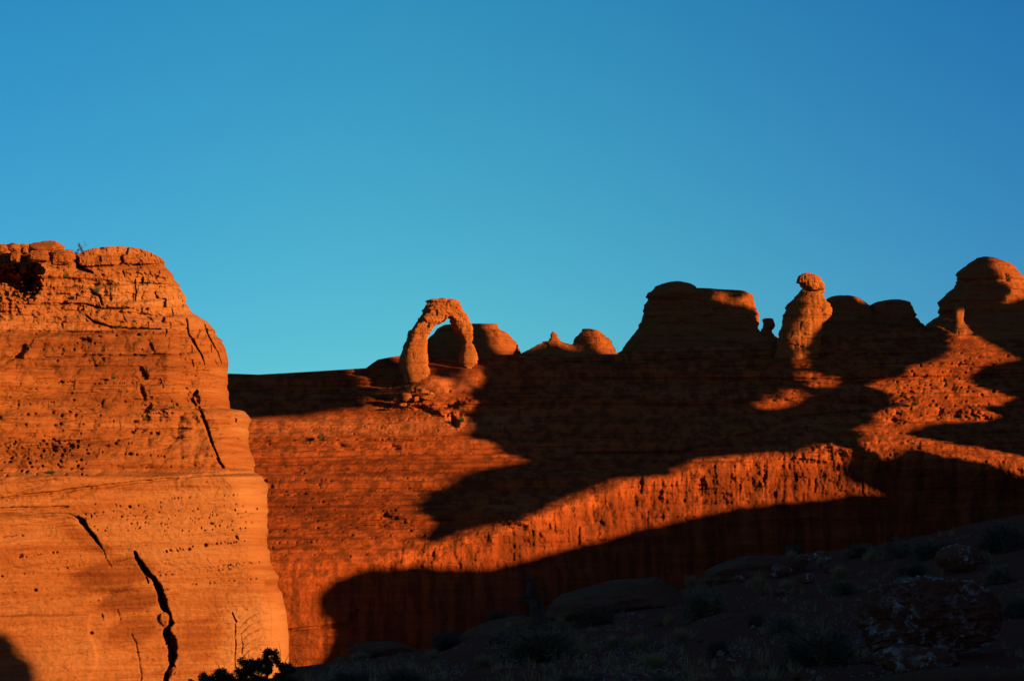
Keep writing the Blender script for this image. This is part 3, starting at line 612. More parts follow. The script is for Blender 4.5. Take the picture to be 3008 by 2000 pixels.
# hoodoo with a round head
e = empty('hoodoo', at(2365, 1075, 420))
props(e, 'tall lit hoodoo spire with a round balanced head', 'hoodoo')
ring_rock('spire', [(849, 2354, 2419), (852, 2352, 2419), (860, 2346, 2420), (869, 2341, 2421), (881, 2332, 2428), (887, 2328, 2431), (903, 2314, 2441), (908, 2312, 2443), (919, 2308, 2443), (930, 2304, 2436), (941, 2302, 2424), (952, 2299, 2412), (970, 2296, 2408), (994, 2290, 2406), (1020, 2284, 2404), (1045, 2278, 2406), (1062, 2274, 2408), (1100, 2270, 2412)],
          427, M['arch'], ratio=.42, amp=.35, samp=.3, seed=8, parent=e, origin=e.location, ridge=.35)
ring_rock('head', [(802, 2368, 2380), (804, 2360, 2389), (807, 2355, 2394), (813, 2344, 2403), (822, 2342, 2409), (831, 2341, 2414), (838, 2343, 2416), (845, 2350, 2418), (850, 2355, 2417), (854, 2358, 2412)], 423, M['arch'], ratio=.85, pw=2.6, amp=.32, samp=.3, ridge=.4, blk=1.5, seed=9, parent=e, origin=e.location)
# twin knobs
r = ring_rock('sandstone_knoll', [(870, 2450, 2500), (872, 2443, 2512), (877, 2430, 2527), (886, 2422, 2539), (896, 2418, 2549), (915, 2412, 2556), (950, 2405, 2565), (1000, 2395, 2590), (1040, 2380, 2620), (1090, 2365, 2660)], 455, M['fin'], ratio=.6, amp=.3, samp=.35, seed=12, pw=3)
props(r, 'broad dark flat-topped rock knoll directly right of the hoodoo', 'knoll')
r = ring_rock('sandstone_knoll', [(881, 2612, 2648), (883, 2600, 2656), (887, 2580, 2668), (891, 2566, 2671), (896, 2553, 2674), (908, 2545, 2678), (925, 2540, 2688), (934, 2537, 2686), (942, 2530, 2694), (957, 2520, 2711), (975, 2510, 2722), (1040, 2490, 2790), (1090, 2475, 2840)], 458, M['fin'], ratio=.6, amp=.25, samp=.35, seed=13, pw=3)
props(r, 'dark rounded rock knoll with ledges beside the gap before the great dome', 'knoll')
# the great dome on the right
e = empty('sandstone_dome', at(2890, 1075, 440))
props(e, 'great helmet-shaped sandstone dome at the right edge, lit on its right side', 'rock dome')
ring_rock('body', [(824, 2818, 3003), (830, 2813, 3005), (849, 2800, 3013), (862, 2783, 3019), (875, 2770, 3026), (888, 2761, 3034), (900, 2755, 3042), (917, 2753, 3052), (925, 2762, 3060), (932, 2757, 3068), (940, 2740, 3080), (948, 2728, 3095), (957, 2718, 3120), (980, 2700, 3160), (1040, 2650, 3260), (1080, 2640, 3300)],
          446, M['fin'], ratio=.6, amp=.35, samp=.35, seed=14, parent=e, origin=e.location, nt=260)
ring_rock('cap_rock', [(755, 2885, 2905), (757, 2876, 2916), (761, 2867, 2930), (774, 2848, 2963), (782, 2838, 2975), (799, 2818, 2992), (810, 2811, 3000), (818, 2808, 3004), (825, 2809, 3003), (829, 2815, 2998), (834, 2822, 2992)], 446, M['fin'], ratio=.65, pw=2.3, amp=.25, samp=.25, seed=15, parent=e, origin=e.location, nt=220)
r = ring_rock('hoodoo', [(899, 2812, 2829), (902, 2806, 2834), (910, 2804, 2836), (922, 2803, 2834), (932, 2806, 2829), (938, 2808, 2828), (948, 2806, 2832), (956, 2802, 2842), (966, 2798, 2854), (978, 2794, 2864), (1000, 2790, 2872), (1020, 2788, 2876)], 438, M['arch'], ratio=.6, amp=.25, samp=.2, seed=16, nt=110)
props(r, 'small lit knob-headed hoodoo standing in front of the great dome', 'hoodoo')

# ------------------------------------------------------------------ the arch
ARCH_D = 419.0
def zc(p): return (1050 + p[0] * .2551, 840 + p[1] * .2551)
ST = [((520, 1130), (836, 1130)), ((500, 1040), (836, 1035)), ((476, 960), (833, 965)), ((478, 860), (820, 890)), ((500, 770), (806, 800)), ((530, 690), (796, 705)), ((550, 625), (812, 640)), ((575, 560), (822, 585)), ((598, 510), (838, 545)),
      ((640, 445), (885, 485)), ((692, 405), (930, 452)), ((700, 355), (990, 436)), ((738, 305), (1012, 415)), ((790, 225), (1022, 385)), ((900, 190), (1045, 368)), ((1020, 170), (1070, 362)), ((1120, 185), (1085, 372)),
      ((1195, 265), (1070, 410)), ((1255, 330), (1085, 455)), ((1300, 400), (1112, 505)), ((1326, 475), (1145, 552)), ((1334, 560), (1185, 590)), ((1337, 630), (1205, 630)), ((1318, 652), (1226, 652)), ((1312, 662), (1232, 664)),
      ((1335, 685), (1218, 690)), ((1355, 735), (1190, 738)), ((1380, 800), (1166, 795)), ((1386, 850), (1158, 860)), ((1380, 905), (1156, 910)), ((1350, 935), (1160, 936)), ((1322, 950), (1215, 950)), ((1328, 990), (1225, 990)), ((1330, 1060), (1220, 1060))]
def build_arch():
    org = at(1290, 1125, ARCH_D)
    e = empty('natural_arch', org)
    props(e, 'freestanding sunlit sandstone arch, two legs joined by a thick lintel', 'natural arch')
    o = np.array([zc(a) for a, b in ST]); i = np.array([zc(b) for a, b in ST])
    d = np.r_[0, np.cumsum(np.hypot(*np.diff((o + i) / 2, axis=0).T) + .4 * np.hypot(*np.diff(o, axis=0).T))]
    n = 420; t = np.linspace(0, d[-1], n)
    def sm(a):
        a = np.interp(t, d, a); k = np.hanning(7); k /= k.sum(); return np.convolve(np.pad(a, 3, 'edge'), k, 'valid')
    O = np.stack([sm(o[:, 0]), sm(o[:, 1])], -1); I = np.stack([sm(i[:, 0]), sm(i[:, 1])], -1)
    pl = np.linspace(0, 1, n)
    skew = 2.1                                           # metres the far face sits left of the near face
    Dm = ARCH_D + 2.5 * (pl - .5)
    dep = np.interp(pl, [0, .15, .4, .55, .68, .75, 1], [3.4, 3.0, 2.3, 2.2, 1.6, 1.5, 2.6])
    nt = 130; th = np.linspace(0, 2 * math.pi, nt, endpoint=False); pw = 4.0
    c, s = np.cos(th), np.sin(th); rr = (np.abs(c) ** pw + np.abs(s) ** pw) ** (-1 / pw); c, s = c * rr, s * rr
    PO, PI = at(O[:, 0], O[:, 1], Dm), at(I[:, 0], I[:, 1], Dm)
    C = (PO + PI) / 2; H = (PO - PI) / 2
    sk = np.minimum(skew, .35 * np.linalg.norm(H, axis=1))
    # leave room for the skew inside the traced silhouette
    shrink = 1.04 - np.abs(H[:, 0]) / (np.linalg.norm(H, axis=1) + 1e-6) * sk / (np.linalg.norm(H, axis=1) + 1e-6) * .38
    P = C[:, None, :] + (H * shrink[:, None])[:, None, :] * c[None, :, None]
    P[..., 1] += dep[:, None] * s[None]
    P[..., 0] -= sk[:, None] * s[None] * .8
    nrm = H / np.linalg.norm(H, axis=1)[:, None]
    up = np.clip((P[..., 2] - org[2] - 6) / 4, 0, 1)
    lv, eg = blocks(P[..., 0] + P[..., 1] * .7, P[..., 2], 1.7, 1.2, 333)
    dr = (.12 + .26 * up) * fbm(P, (.45, .45, .8), 4, .55, seed=301) + strata(P, .40, 0, 307, .3, 1.6) + (.22 * lv - .18 * eg) * up + (.05 * lv - .05 * eg) + .26 * fbm(P, (.8, .8, 1.4), 4, .6, seed=311, ridge=True) * up + .05 * fbm(P, (3, 3, 5), 3, .6, seed=315)
    thin = np.interp(pl, [0, .6, .7, .74, .8, 1], [1, 1, .5, .5, .9, 1])[:, None]
    dr = dr * thin
    P += nrm[:, None, :] * (dr * c[None])[..., None]; P[..., 1] += dr * s[None]
    # bedding joints in the near leg and the notch in the far leg
    mesh_obj('arch_span', P.reshape(-1, 3), gridfaces(n, nt, True)[:, ::-1], M['arch'], origin=org, parent=e)
    # layered cap rock
    def Z(y): return 840 + y * .2551
    def Xx(x): return 1050 + x * .2551
    ring_rock('cap_rock', [(Z(142), Xx(950), Xx(1010)), (Z(150), Xx(930), Xx(1040)), (Z(158), Xx(850), Xx(1125)), (Z(170), Xx(800), Xx(1150)), (Z(182), Xx(782), Xx(1172)), (Z(196), Xx(772), Xx(1182)), (Z(214), Xx(774), Xx(1178)), (Z(228), Xx(770), Xx(1165)), (Z(244), Xx(772), Xx(1190)), (Z(258), Xx(790), Xx(1203)), (Z(280), Xx(800), Xx(1205)), (Z(310), Xx(800), Xx(1190)), (Z(340), Xx(820), Xx(1150))],
              ARCH_D, M['arch'], ratio=.55, pw=3.2, step=.8, amp=.35, samp=.35, seed=23, parent=e, origin=org, nt=160, fr=1.8)
    # jointed block course under the near leg
    for (xa, xb) in ((572, 662), (662, 706), (706, 790), (790, 834)):
        ring_rock('footing_block', [(Z(972), Xx(xa + 4), Xx(xb - 4)), (Z(978), Xx(xa + 1), Xx(xb - 1)), (Z(1024), Xx(xa + 1), Xx(xb - 1)), (Z(1032), Xx(xa + 5), Xx(xb - 5))],
                  ARCH_D - 2.2, M['arch'], blk=0, ridge=0, ratio=.9 if xb - xa > 60 else 1.6, pw=6, step=.8, amp=.06, samp=.04, seed=25 + xa, parent=e, origin=org, nt=60)
build_arch()

# ------------------------------------------------------------------ boulders
def slope_D(x, y):
    D = float(slope_depth(np.array([float(x)]), np.array([float(y)]))[0])
    D -= float(apron(x, y))
    return D
def ico(sub):
    import bmesh
    bm = bmesh.new(); bmesh.ops.create_icosphere(bm, subdivisions=sub, radius=1.0)
    V = np.array([v.co[:] for v in bm.verts]); F = np.array([[v.index for v in f.verts] for f in bm.faces]); bm.free(); return V, F
ICO = {k: ico(k) for k in (4, 5, 6, 7)}
def boulder(name, x0, y0, x1, y1, D, m, label, cat='boulder', group=None, seed=0, tilt=0.0, depth=.8, amp=.22, block=.0, sub=5, fseed=2.0, lay=0.0):
    V, F = ICO[sub]; V = V.copy()
    if block: V = np.sign(V) * np.abs(V) ** (1 - block); 
    V = V * (1 + amp * fbm(V, (1.3, 1.3, 1.3), 3, .5, seed=seed)[:, None] + .35 * amp * fbm(V, (fseed * 2,) * 3, 3, .6, seed=seed + 7, ridge=True)[:, None])
    if m is M['pudding']: V = V * (1 + .055 * fbm(V, (9, 9, 9), 4, .7, seed=seed + 3, ridge=True)[:, None])
    if lay: V[:, :2] *= (1 + lay * n1(V[:, 2] * 5 + seed, seed))[:, None]
    c, s = math.cos(tilt), math.sin(tilt)
    hw = (x1 - x0) / 2 * pxm(D); hh = (y1 - y0) / 2 * pxm(D)
    hd = depth * (hw + hh) / 2 + .0
    if m is not M['pudding']:                            # flat broken faces
        for q_ in range(7):
            rn = np.random.RandomState(seed * 7 + q_); nn = rn.normal(0, 1, 3); nn /= np.linalg.norm(nn); dd = V @ nn; lim = rn.uniform(.68, .95) * dd.max()
            V = V - np.outer(np.maximum(dd - lim, 0) * .85, nn)
    V = V * np.array([hw, hd, hh]) / np.abs(V).max(0)
    V = np.stack([V[:, 0] * c + V[:, 2] * s, V[:, 1], -V[:, 0] * s + V[:, 2] * c], -1)
    C = at((x0 + x1) / 2, (y0 + y1) / 2, D)
    base = C.copy(); base[2] -= hh
    o = mesh_obj(name, V + C, F, m, origin=base)
    return props(o, label, cat, group)
GB = 'fallen boulders heaped at the foot of the arch'
for k, (x0, y0, x1, y1, tilt, lab, blk) in enumerate([
    (1153, 1160, 1177, 1182, .2, 'small round boulder at the far left of the heap below the arch', 0),
    (1178, 1152, 1211, 1180, 0, 'largest domed boulder at the left of the heap below the arch', 0),
    (1212, 1162, 1232, 1180, -.5, 'small egg-shaped leaning boulder beside the domed one below the arch', 0),
    (1222, 1126, 1250, 1150, .6, 'angular boulder highest in the heap, just under the arch apron', .3),
    (1232, 1142, 1262, 1160, .3, 'flat slanting slab in the middle of the boulder heap', .4),
    (1240, 1160, 1268, 1176, 0, 'pale low block in the middle of the boulder heap', .3),
    (1256, 1150, 1276, 1174, .8, 'long leaning slab at the right of the boulder heap', .4),
    (1204, 1125, 1222, 1155, -.15, 'upright wedge of rock leaning on the left arch foot', .35),
    (1186, 1096, 1196, 1130, -.25, 'thin lit splinter of rock standing against the left arch foot', .3),
    (1170, 1182, 1196, 1194, 0, 'low flat boulder lowest in the heap below the arch', .2)]):
    yb_ = y1 - 3; xm = (x0 + x1) / 2
    boulder('boulder', x0, y0, x1, y1, slope_D(xm, yb_) - 1.6, M['arch'], lab, group=GB, seed=60 + k * 3, tilt=tilt, depth=.8, amp=.42, block=min(.5, blk + .2), sub=5)
# boulders along the butte's top left
def butte_D(x, y): return 300 + float(interp(y, [(700, 17), (800, 14), (950, 11), (1100, 8.5)])) + .34 * (x - 800) * .046
for k, (x0, y0, x1, y1, lab, blk) in enumerate([
    (-20, 716, 24, 746, 'rounded boulder on the butte top cut by the left picture edge', 0),
    (18, 712, 58, 742, 'lumpy layered boulder on the butte top second from the left', .1),
    (26, 737, 60, 772, 'square pitted boulder under the layered one on the butte top', .4),
    (60, 720, 84, 748, 'small knob of rock between the square boulder and the overhanging slab', 0),
    (72, 709, 192, 752, 'long slanting slab along the butte skyline', .2),
    (80, 734, 150, 776, 'overhanging lit boulder below the long skyline slab', .15),
    (142, 732, 224, 783, 'large round boulder beside the small tree gap on the butte top', .05)]):
    boulder('boulder', x0, y0, x1, y1, butte_D((x0 + x1) / 2, y1) - 2.2 - (0.8 if k in (2, 5, 6) else 0), M['butte'], lab, group='boulders along the top of the butte', seed=90 + k * 5, depth=.9, amp=.40, block=blk + .22, sub=5, lay=.10, tilt=-.12 if k == 4 else 0)

# ------------------------------------------------------------------ ground: valley floor and the dark foreground hill
CREST = [(-1500, 2300), (-300, 2170), (500, 2085), (640, 2050), (800, 1990), (850, 1962), (960, 1950), (1000, 1928), (1100, 1922), (1260, 1905), (1330, 1880), (1380, 1845), (1470, 1822), (1600, 1818), (1660, 1795), (1740, 1765), (1900, 1745), (2010, 1725),
         (2070, 1692), (2130, 1665), (2300, 1640), (2500, 1608), (2700, 1575), (2850, 1545), (3008, 1510), (3300, 1440), (4500, 1250)]
DN, DC = 20.0, 60.0
def fg_yn(x): return np.maximum(2080.0, interp(x, CREST) + 70)
def fg_D(x, y):
    yc = interp(x, CREST); yn = fg_yn(x)
    return DN + (DC - DN) * np.clip((yn - y) / (yn - yc), 0, 1) ** 1.7
def fg_pt(x, y): return at(x, y, float(fg_D(x, y)))
def build_ground():
    xs = np.concatenate([np.arange(-1400, 500, 60), np.arange(500, 3300, 7), np.arange(3300, 4400, 60)])
    t = np.linspace(0, 1, 230)
    X = np.broadcast_to(xs[None], (len(t), len(xs))); T = t[:, None]
    yc, yn = interp(xs, CREST)[None], fg_yn(xs)[None]
    Y = yn + (yc - yn) * T; D = DN + (DC - DN) * T ** 1.7
    P = at(X, Y, D)
    fade = np.clip(T * 8, 0, 1)
    P[..., 2] += (.10 * fbm(P, (.5, .5, .5), 3, seed=401) + .05 * fbm(P, (2.5, 2.5, 2.5), 3, .6, seed=405) + .02 * fbm(P, (9, 9, 9), 2, .6, seed=409)) * (1 - .3 * T)
    # towards the camera's feet
    near = []
    for f in (0.0, .05, .4, .8):
        q = P[0].copy(); q[:, 0] *= f if f else .001; q[:, 1] = DN * f - (3 if f == 0 else 0)
        q[:, 2] = -1.7 + (P[0][:, 2] + 1.7) * f; near.append(q)
    back = []
    for dy, dz in ((4, -.8), (12, -4), (30, -16), ):
        q = P[-1].copy(); k = (q[:, 1] + dy) / q[:, 1]; q[:, 0] *= k; q[:, 1] += dy; q[:, 2] = np.minimum(q[:, 2] + dz, q[:, 2]); 
        if dz == -16: q[:, 2] = -15.0
        back.append(q)
    V = np.concatenate([np.stack(near), P, np.stack(back)], 0)
    o = mesh_obj('ground', V.reshape(-1, 3), gridfaces(V.shape[0], len(xs)), M['soil'])
    props(o, kind='structure', label='dark stony foreground hill rising to the right')
build_ground()
s_ = 9000.0
o = mesh_obj('valley_floor', [(-s_, -s_, -13), (s_, -s_, -13), (s_, s_, -13), (-s_, s_, -13)], [[0, 1, 2, 3]], M['valley'], smooth=False)
props(o, kind='structure', label='flat red valley floor reaching the horizon')

# rocks of the foreground
FD = lambda x, y: float(fg_D(x, y))
SLB = 'smooth rock slabs along the foreground crest'
boulder('rock_slab', 1600, 1698, 2040, 1850, FD(1800, 1790) - 1, M['slab'], 'broad rounded slab of bedrock on the crest right of the dead tree', 'rock slab', SLB, seed=501, amp=.22, depth=1.0, tilt=-.10, sub=6, lay=.10, block=.15)
boulder('rock_slab', 2060, 1630, 2400, 1740, FD(2200, 1690) - 1, M['slab'], 'bare bedrock slab on the crest left of the white rock heap', 'rock slab', SLB, seed=505, amp=.22, depth=1.0, tilt=-.06, sub=6, lay=.10, block=.3)
boulder('rock_slab', 1360, 1812, 1620, 1900, FD(1470, 1850) - .6, M['slab'], 'bedrock slab under the fallen limb of the dead tree', 'rock slab', SLB, seed=509, amp=.2, depth=1.0, tilt=-.12, sub=5, lay=.03)
boulder('rock_slab', 1022, 1882, 1216, 1932, FD(1110, 1925) - .5, M['slab'], 'cracked lens-shaped boulder low on the left of the foreground crest', 'boulder', seed=513, amp=.14, depth=.7, block=.1, sub=5, lay=.04)
boulder('rock_slab', 860, 1958, 1010, 2010, FD(930, 1985) - .3, M['slab'], 'low flat slab right of the dark juniper at the bottom edge', 'rock slab', SLB, seed=515, amp=.1, depth=1, sub=5)
boulder('rock_slab', 2560, 1952, 3200, 2080, 21.0, M['slab'], 'smooth rock slab in the bottom right corner', 'rock slab', seed=517, amp=.14, depth=.7, sub=5)
boulder('conglomerate_boulder', 2500, 1682, 2972, 1935, 24.0, M['pudding'], 'huge rough pale-flecked boulder at the lower right', 'boulder', seed=521, amp=.42, depth=.75, sub=7, fseed=4.2, block=.15, lay=.04)
WR = 'rough white-flecked rocks scattered on the foreground hill'
for k, (x0, y0, x1, y1, lab) in enumerate([
    (2560, 1895, 2830, 1985, 'broad rough rock lying under the front of the huge boulder'),
    (2740, 1596, 2890, 1680, 'rough pale rock up the hill behind the huge boulder'),
    (2340, 1625, 2384, 1655, 'pale lump left of the topmost rock in the white rock heap'),
    (2386, 1615, 2450, 1662, 'topmost pale rock of the white rock heap'),
    (2262, 1656, 2330, 1698, 'pale rock at the left end of the white rock heap'),
    (2415, 1656, 2455, 1684, 'pale rock at the right end of the white rock heap'),
    (2340, 1680, 2400, 1715, 'lowest pale rock of the white rock heap'),
    (2268, 1722, 2310, 1750, 'dark pitted rock just below the white rock heap'),
    (2150, 1688, 2190, 1712, 'dark square rock on the crest beside the big round shrub'),
    (2042, 1870, 2068, 1886, 'single small white stone on the gravel mid slope'),
    (2178, 1896, 2204, 1908, 'flat grey stone right of the small white stone'),
    (2320, 1976, 2360, 1998, 'pale stone at the bottom edge below the large dark shrub'),
    (2180, 1944, 2202, 1956, 'small grey stone near the bottom centre'),
    (2135, 1806, 2152, 1818, 'little white stone under the big round shrub'),
    (1918, 1824, 1950, 1842, 'grey stone at the left of the gravel patch')]):
    boulder('rock', x0, y0, x1, y1, FD((x0 + x1) / 2, y1) - .1, M['pudding'], lab, 'rock', WR, seed=530 + 3 * k, amp=.34, depth=.8, sub=5 if x1 - x0 > 60 else 4, fseed=3)

# loose gravel
def build_gravel():
    rnd = np.random.RandomState(3); n = 11000
    x = rnd.uniform(900, 3050, n); yc = interp(x, CREST)
    y = yc + 12 + (2005 - yc) * rnd.uniform(0, 1, n) ** .8
    keep = (fbm(np.stack([x / 120, y / 60, x * 0], -1), octs=2, seed=9) + .35 * (rnd.rand(n) - .5) > -.02); x, y = x[keep], y[keep]; n = len(x)
    D = fg_D(x, y); C = at(x, y, D)
    V0, F0 = ico(1)
    r = .005 + .016 * rnd.rand(n) ** 2 + .03 * (rnd.rand(n) < .02)
    V = C[:, None, :] + V0[None] * r[:, None, None] * rnd.uniform(.6, 1.3, (n, 1, 3)) * rnd.uniform(.8, 1.2, (n, len(V0), 1))
    V[..., 2] += .025
    F = (F0[None] + (np.arange(n) * len(V0))[:, None, None]).reshape(-1, 3)
    o = mesh_obj('gravel', V.reshape(-1, 3), F, M['pebble'], smooth=False); props(o, 'pale gravel strewn over the dark red soil', 'gravel', kind='stuff')
build_gravel()

# ------------------------------------------------------------------ plants
def blades(n, rnd, R, H, wid, flat=.5, curl=.25, base=.15, up=.3):
    """thin tapering blades growing from the base; returns V,F in local space"""
    az = rnd.uniform(0, 2 * math.pi, n); el = np.arcsin(np.clip(rnd.uniform(up, 1, n), 0, 1))
    L = rnd.uniform(.55, 1.0, n)
    d = np.stack([np.cos(az) * np.cos(el) * R, np.sin(az) * np.cos(el) * R, np.sin(el) * H], -1) * L[:, None]
    b = np.stack([np.cos(az) * base * R * rnd.rand(n), np.sin(az) * base * R * rnd.rand(n), np.zeros(n)], -1)
    j = rnd.normal(0, .06 * H, (n, 3))
    p1 = b + d * .55 + j + np.array([0, 0, curl * H * .15]); p2 = b + d + j * 1.5
    side = np.cross(d, rnd.normal(0, 1, (n, 3))); side /= np.linalg.norm(side, axis=1)[:, None] + 1e-9
    w_ = wid * rnd.uniform(.6, 1.4, n)[:, None]
    V = np.stack([b - side * w_, b + side * w_, p1 + side * w_, p1 - side * w_, p2 + side * w_ * .3, p2 - side * w_ * .3], 1)
    F = np.array([[0, 1, 2, 3], [3, 2, 4, 5]])
    F = (F[None] + (np.arange(n) * 6)[:, None, None]).reshape(-1, 4)
    return V.reshape(-1, 3), F
def leaves(n, rnd, R, H, size, clumps=40, shell=.55):
    ca = rnd.normal(0, 1, (clumps, 3)); ca /= np.linalg.norm(ca, axis=1)[:, None]; ca *= rnd.uniform(shell, .95, (clumps, 1)); ca[:, 2] = np.abs(ca[:, 2])
    k = rnd.randint(0, clumps, n); p = ca[k] + rnd.normal(0, 1, (n, 3)) * rnd.uniform(.07, .17, clumps)[k][:, None]
    p = p * np.array([R, R, H]) ; p[:, 2] = np.maximum(p[:, 2], .02)
    a = rnd.normal(0, 1, (n, 3)); a /= np.linalg.norm(a, axis=1)[:, None]; b = np.cross(a, rnd.normal(0, 1, (n, 3))); b /= np.linalg.norm(b, axis=1)[:, None]
    s = size * rnd.uniform(.6, 1.4, (n, 1))
    V = np.stack([p - a * s, p + b * s * .5, p + a * s, p - b * s * .5], 1)
    return V.reshape(-1, 3), np.arange(n * 4).reshape(-1, 4)
def tube(pts, rad, ns=7, rough=0.0, seed=0):
    pts = np.array(pts, float); rad = np.array(rad, float); d = np.r_[0, np.cumsum(np.linalg.norm(np.diff(pts, axis=0), axis=1))]
    n = max(6, int(len(pts) * 5)); t = np.linspace(0, d[-1], n)
    p = np.stack([np.interp(t, d, pts[:, i]) for i in range(3)], -1); r_ = np.interp(t, d, rad)
    k = np.array([.25, .5, .25]); 
    for _ in range(2):
        q = p.copy(); q[1:-1] = p[:-2] * .25 + p[1:-1] * .5 + p[2:] * .25; p = q
    tg = np.gradient(p, axis=0); tg /= np.linalg.norm(tg, axis=1)[:, None] + 1e-9
    up = np.tile([0.13, .97, .2], (n, 1)); a = np.cross(tg, up); a /= np.linalg.norm(a, axis=1)[:, None]; b = np.cross(tg, a)
    th = np.linspace(0, 2 * math.pi, ns, endpoint=False)
    V = p[:, None] + r_[:, None, None] * (a[:, None] * np.cos(th)[None, :, None] + b[:, None] * np.sin(th)[None, :, None])
    if rough: V += (rough * r_[:, None] * fbm(V * np.array([30, 30, 8]), octs=2, seed=seed))[..., None] * (V - p[:, None]) / (r_[:, None, None] + 1e-6)
    return V.reshape(-1, 3), gridfaces(n, ns, True)
def join(parts):
    V, F, o = [], [], 0
    for v, f in parts: V.append(v); F.append(f + o); o += len(v)
    return np.vstack(V), np.vstack(F)
def plant_proto(name, kind, seed):
    rnd = np.random.RandomState(seed)
    e = bpy.data.objects.new(name, None); sc.collection.objects.link(e)
    if kind == 'sage':
        mesh_obj('foliage', *join([blades(1500, rnd, .40, .80, .006, up=.12), blades(160, rnd, .62, 1.12, .004, up=.35), leaves(5200, rnd, .50, .86, .020, 26, .25)]), M['sage'], parent=e, smooth=False)
        mesh_obj('stems', *join([tube([(0, 0, 0), (rnd.uniform(-.1, .1), rnd.uniform(-.1, .1), .3), (math.cos(a) * .3, math.sin(a) * .3, .62)], [.03, .02, .008]) for a in np.arange(0, 6.2, .7)]), M['bark'], parent=e)
    elif kind == 'brush':
        mesh_obj('foliage', *join([blades(1000, rnd, .42, .75, .005, up=.05), blades(150, rnd, .66, 1.15, .004, up=.2), leaves(6400, rnd, .52, .88, .018, 22, .25)]), M['darkleaf'], parent=e, smooth=False)
        mesh_obj('stems', *join([tube([(0, 0, 0), (rnd.uniform(-.1, .1), rnd.uniform(-.1, .1), .3), (math.cos(a) * .33, math.sin(a) * .33, .6)], [.03, .02, .008]) for a in np.arange(0, 6.2, .8)]), M['bark'], parent=e)
    elif kind == 'grass':
        mesh_obj('blades', *blades(900, rnd, .34, 1.0, .006, up=.55, base=.35), M['grass'], parent=e, smooth=False)
    return e
def build_short_grass():
    rnd = np.random.RandomState(21); n = 620
    x = rnd.uniform(900, 3060, n); yc = interp(x, CREST); y = yc + 6 + (2010 - yc) * rnd.uniform(0, 1, n) ** .9
    keep = fbm(np.stack([x / 150, y / 80, x * 0], -1), octs=2, seed=19) > -.1; x, y = x[keep], y[keep]
    C = at(x, y, fg_D(x, y)); parts = []
    for c in C:
        v, f = blades(16, rnd, .10, .20 * rnd.uniform(.5, 1.3), .0035, up=.4, base=.5); parts.append((v + c - np.array([0, 0, .02]), f))
    o = mesh_obj('short_grass', *join(parts), M['grass'], smooth=False); props(o, 'short dry grass scattered between the shrubs', 'grass', kind='stuff')
build_short_grass()
protos = {k: plant_proto({'sage': 'sagebrush', 'brush': 'shrub', 'grass': 'grass_clump'}[k], k, i + 3) for i, k in enumerate(('sage', 'brush', 'grass'))}
used = set()
def plant(kind, x, y, wpx, hpx, label, cat, group, P=None, rot=0.0, mat=None):
    src = protos[kind]
    if kind in used:
        o = src.copy(); sc.collection.objects.link(o)
        for ch in src.children:
            c = ch.copy(); sc.collection.objects.link(c); c.parent = o; c.location = (0, 0, 0)
            if mat: c.data = c.data.copy(); c.data.materials[0] = mat
    else: o = src; used.add(kind)
    if P is None: P = fg_pt(x, y)
    k = pxm(P[1]); o.location = Vector(P) - Vector((0, 0, .03)); o.scale = (wpx * k, wpx * k, hpx * k); o.rotation_euler = (0, 0, rot)
    return props(o, label, cat, group)
GS = 'shrubs on the dark foreground hill'
for k, (kd, x, y, w_, h_, lab) in enumerate([
    ('brush', 1465, 1824, 78, 50, 'small dark round shrub on the skyline left of the dead tree'),
    ('sage', 1590, 1945, 280, 140, 'very wide grey shrub in front of the dead tree'),
    ('brush', 1745, 1840, 150, 82, 'dark spreading shrub right of the dead tree under the broad slab'),
    ('brush', 1468, 1895, 84, 46, 'small dark shrub below the slab left of the dead tree'),
    ('brush', 1318, 1905, 120, 80, 'grey-blue shrub on the skyline right of the lens-shaped boulder'),
    ('brush', 1040, 2012, 130, 66, 'dark shrub at the bottom edge below the lens-shaped boulder'),
    ('brush', 1180, 2012, 150, 70, 'wide dark shrub at the bottom edge, right neighbour of another'),
    ('sage', 2070, 1815, 170, 120, 'big round shrub on the crest between the two bedrock slabs'),
    ('brush', 2222, 1838, 62, 66, 'narrow dark shrub left of a pale one in the middle of the hill'),
    ('sage', 2298, 1862, 120, 82, 'pale grey shrub in the middle of the hill'),
    ('brush', 2108, 1925, 86, 76, 'upright dark shrub right of the small white stone'),
    ('brush', 2410, 1962, 250, 170, 'largest black shrub, left of the huge boulder'),
    ('sage', 2210, 2022, 130, 62, 'low shrub at the bottom edge left of the pale stone'),
    ('sage', 2640, 1640, 110, 76, 'feathery shrub on the skyline above the huge boulder'),
    ('brush', 2740, 1640, 140, 76, 'dark shrub on the skyline left of the rough pale rock'),
    ('brush', 2690, 1692, 130, 56, 'low dark shrub right behind the top of the huge boulder'),
    ('sage', 2478, 1742, 110, 60, 'grey shrub on the slope left above the huge boulder'),
    ('brush', 2940, 1620, 180, 120, 'big black shrub near the right edge high on the hill'),
    ('sage', 2935, 1705, 100, 66, 'shrub behind the right shoulder of the huge boulder'),
    ('brush', 2990, 1820, 110, 110, 'dark shrub at the right edge beside the huge boulder'),
    ('sage', 1950, 2020, 120, 62, 'shrub at the bottom edge left of centre gravel'),
    ('brush', 2330, 1620, 60, 30, 'tiny shrub on the skyline left of the white rock heap'),
    ('sage', 2530, 1630, 120, 44, 'low shrub on the skyline right of the white rock heap'),
    ('brush', 1650, 1822, 90, 46, 'tangled low shrub touching the right side of the dead tree'),
    ('brush', 1700, 2020, 160, 66, 'dark shrub at the bottom edge below the wide grey one')]):
    plant(kd, x, y, w_, h_, lab, 'shrub', GS, rot=k * 1.7)
GG = 'tufts of dry grass on the foreground hill'
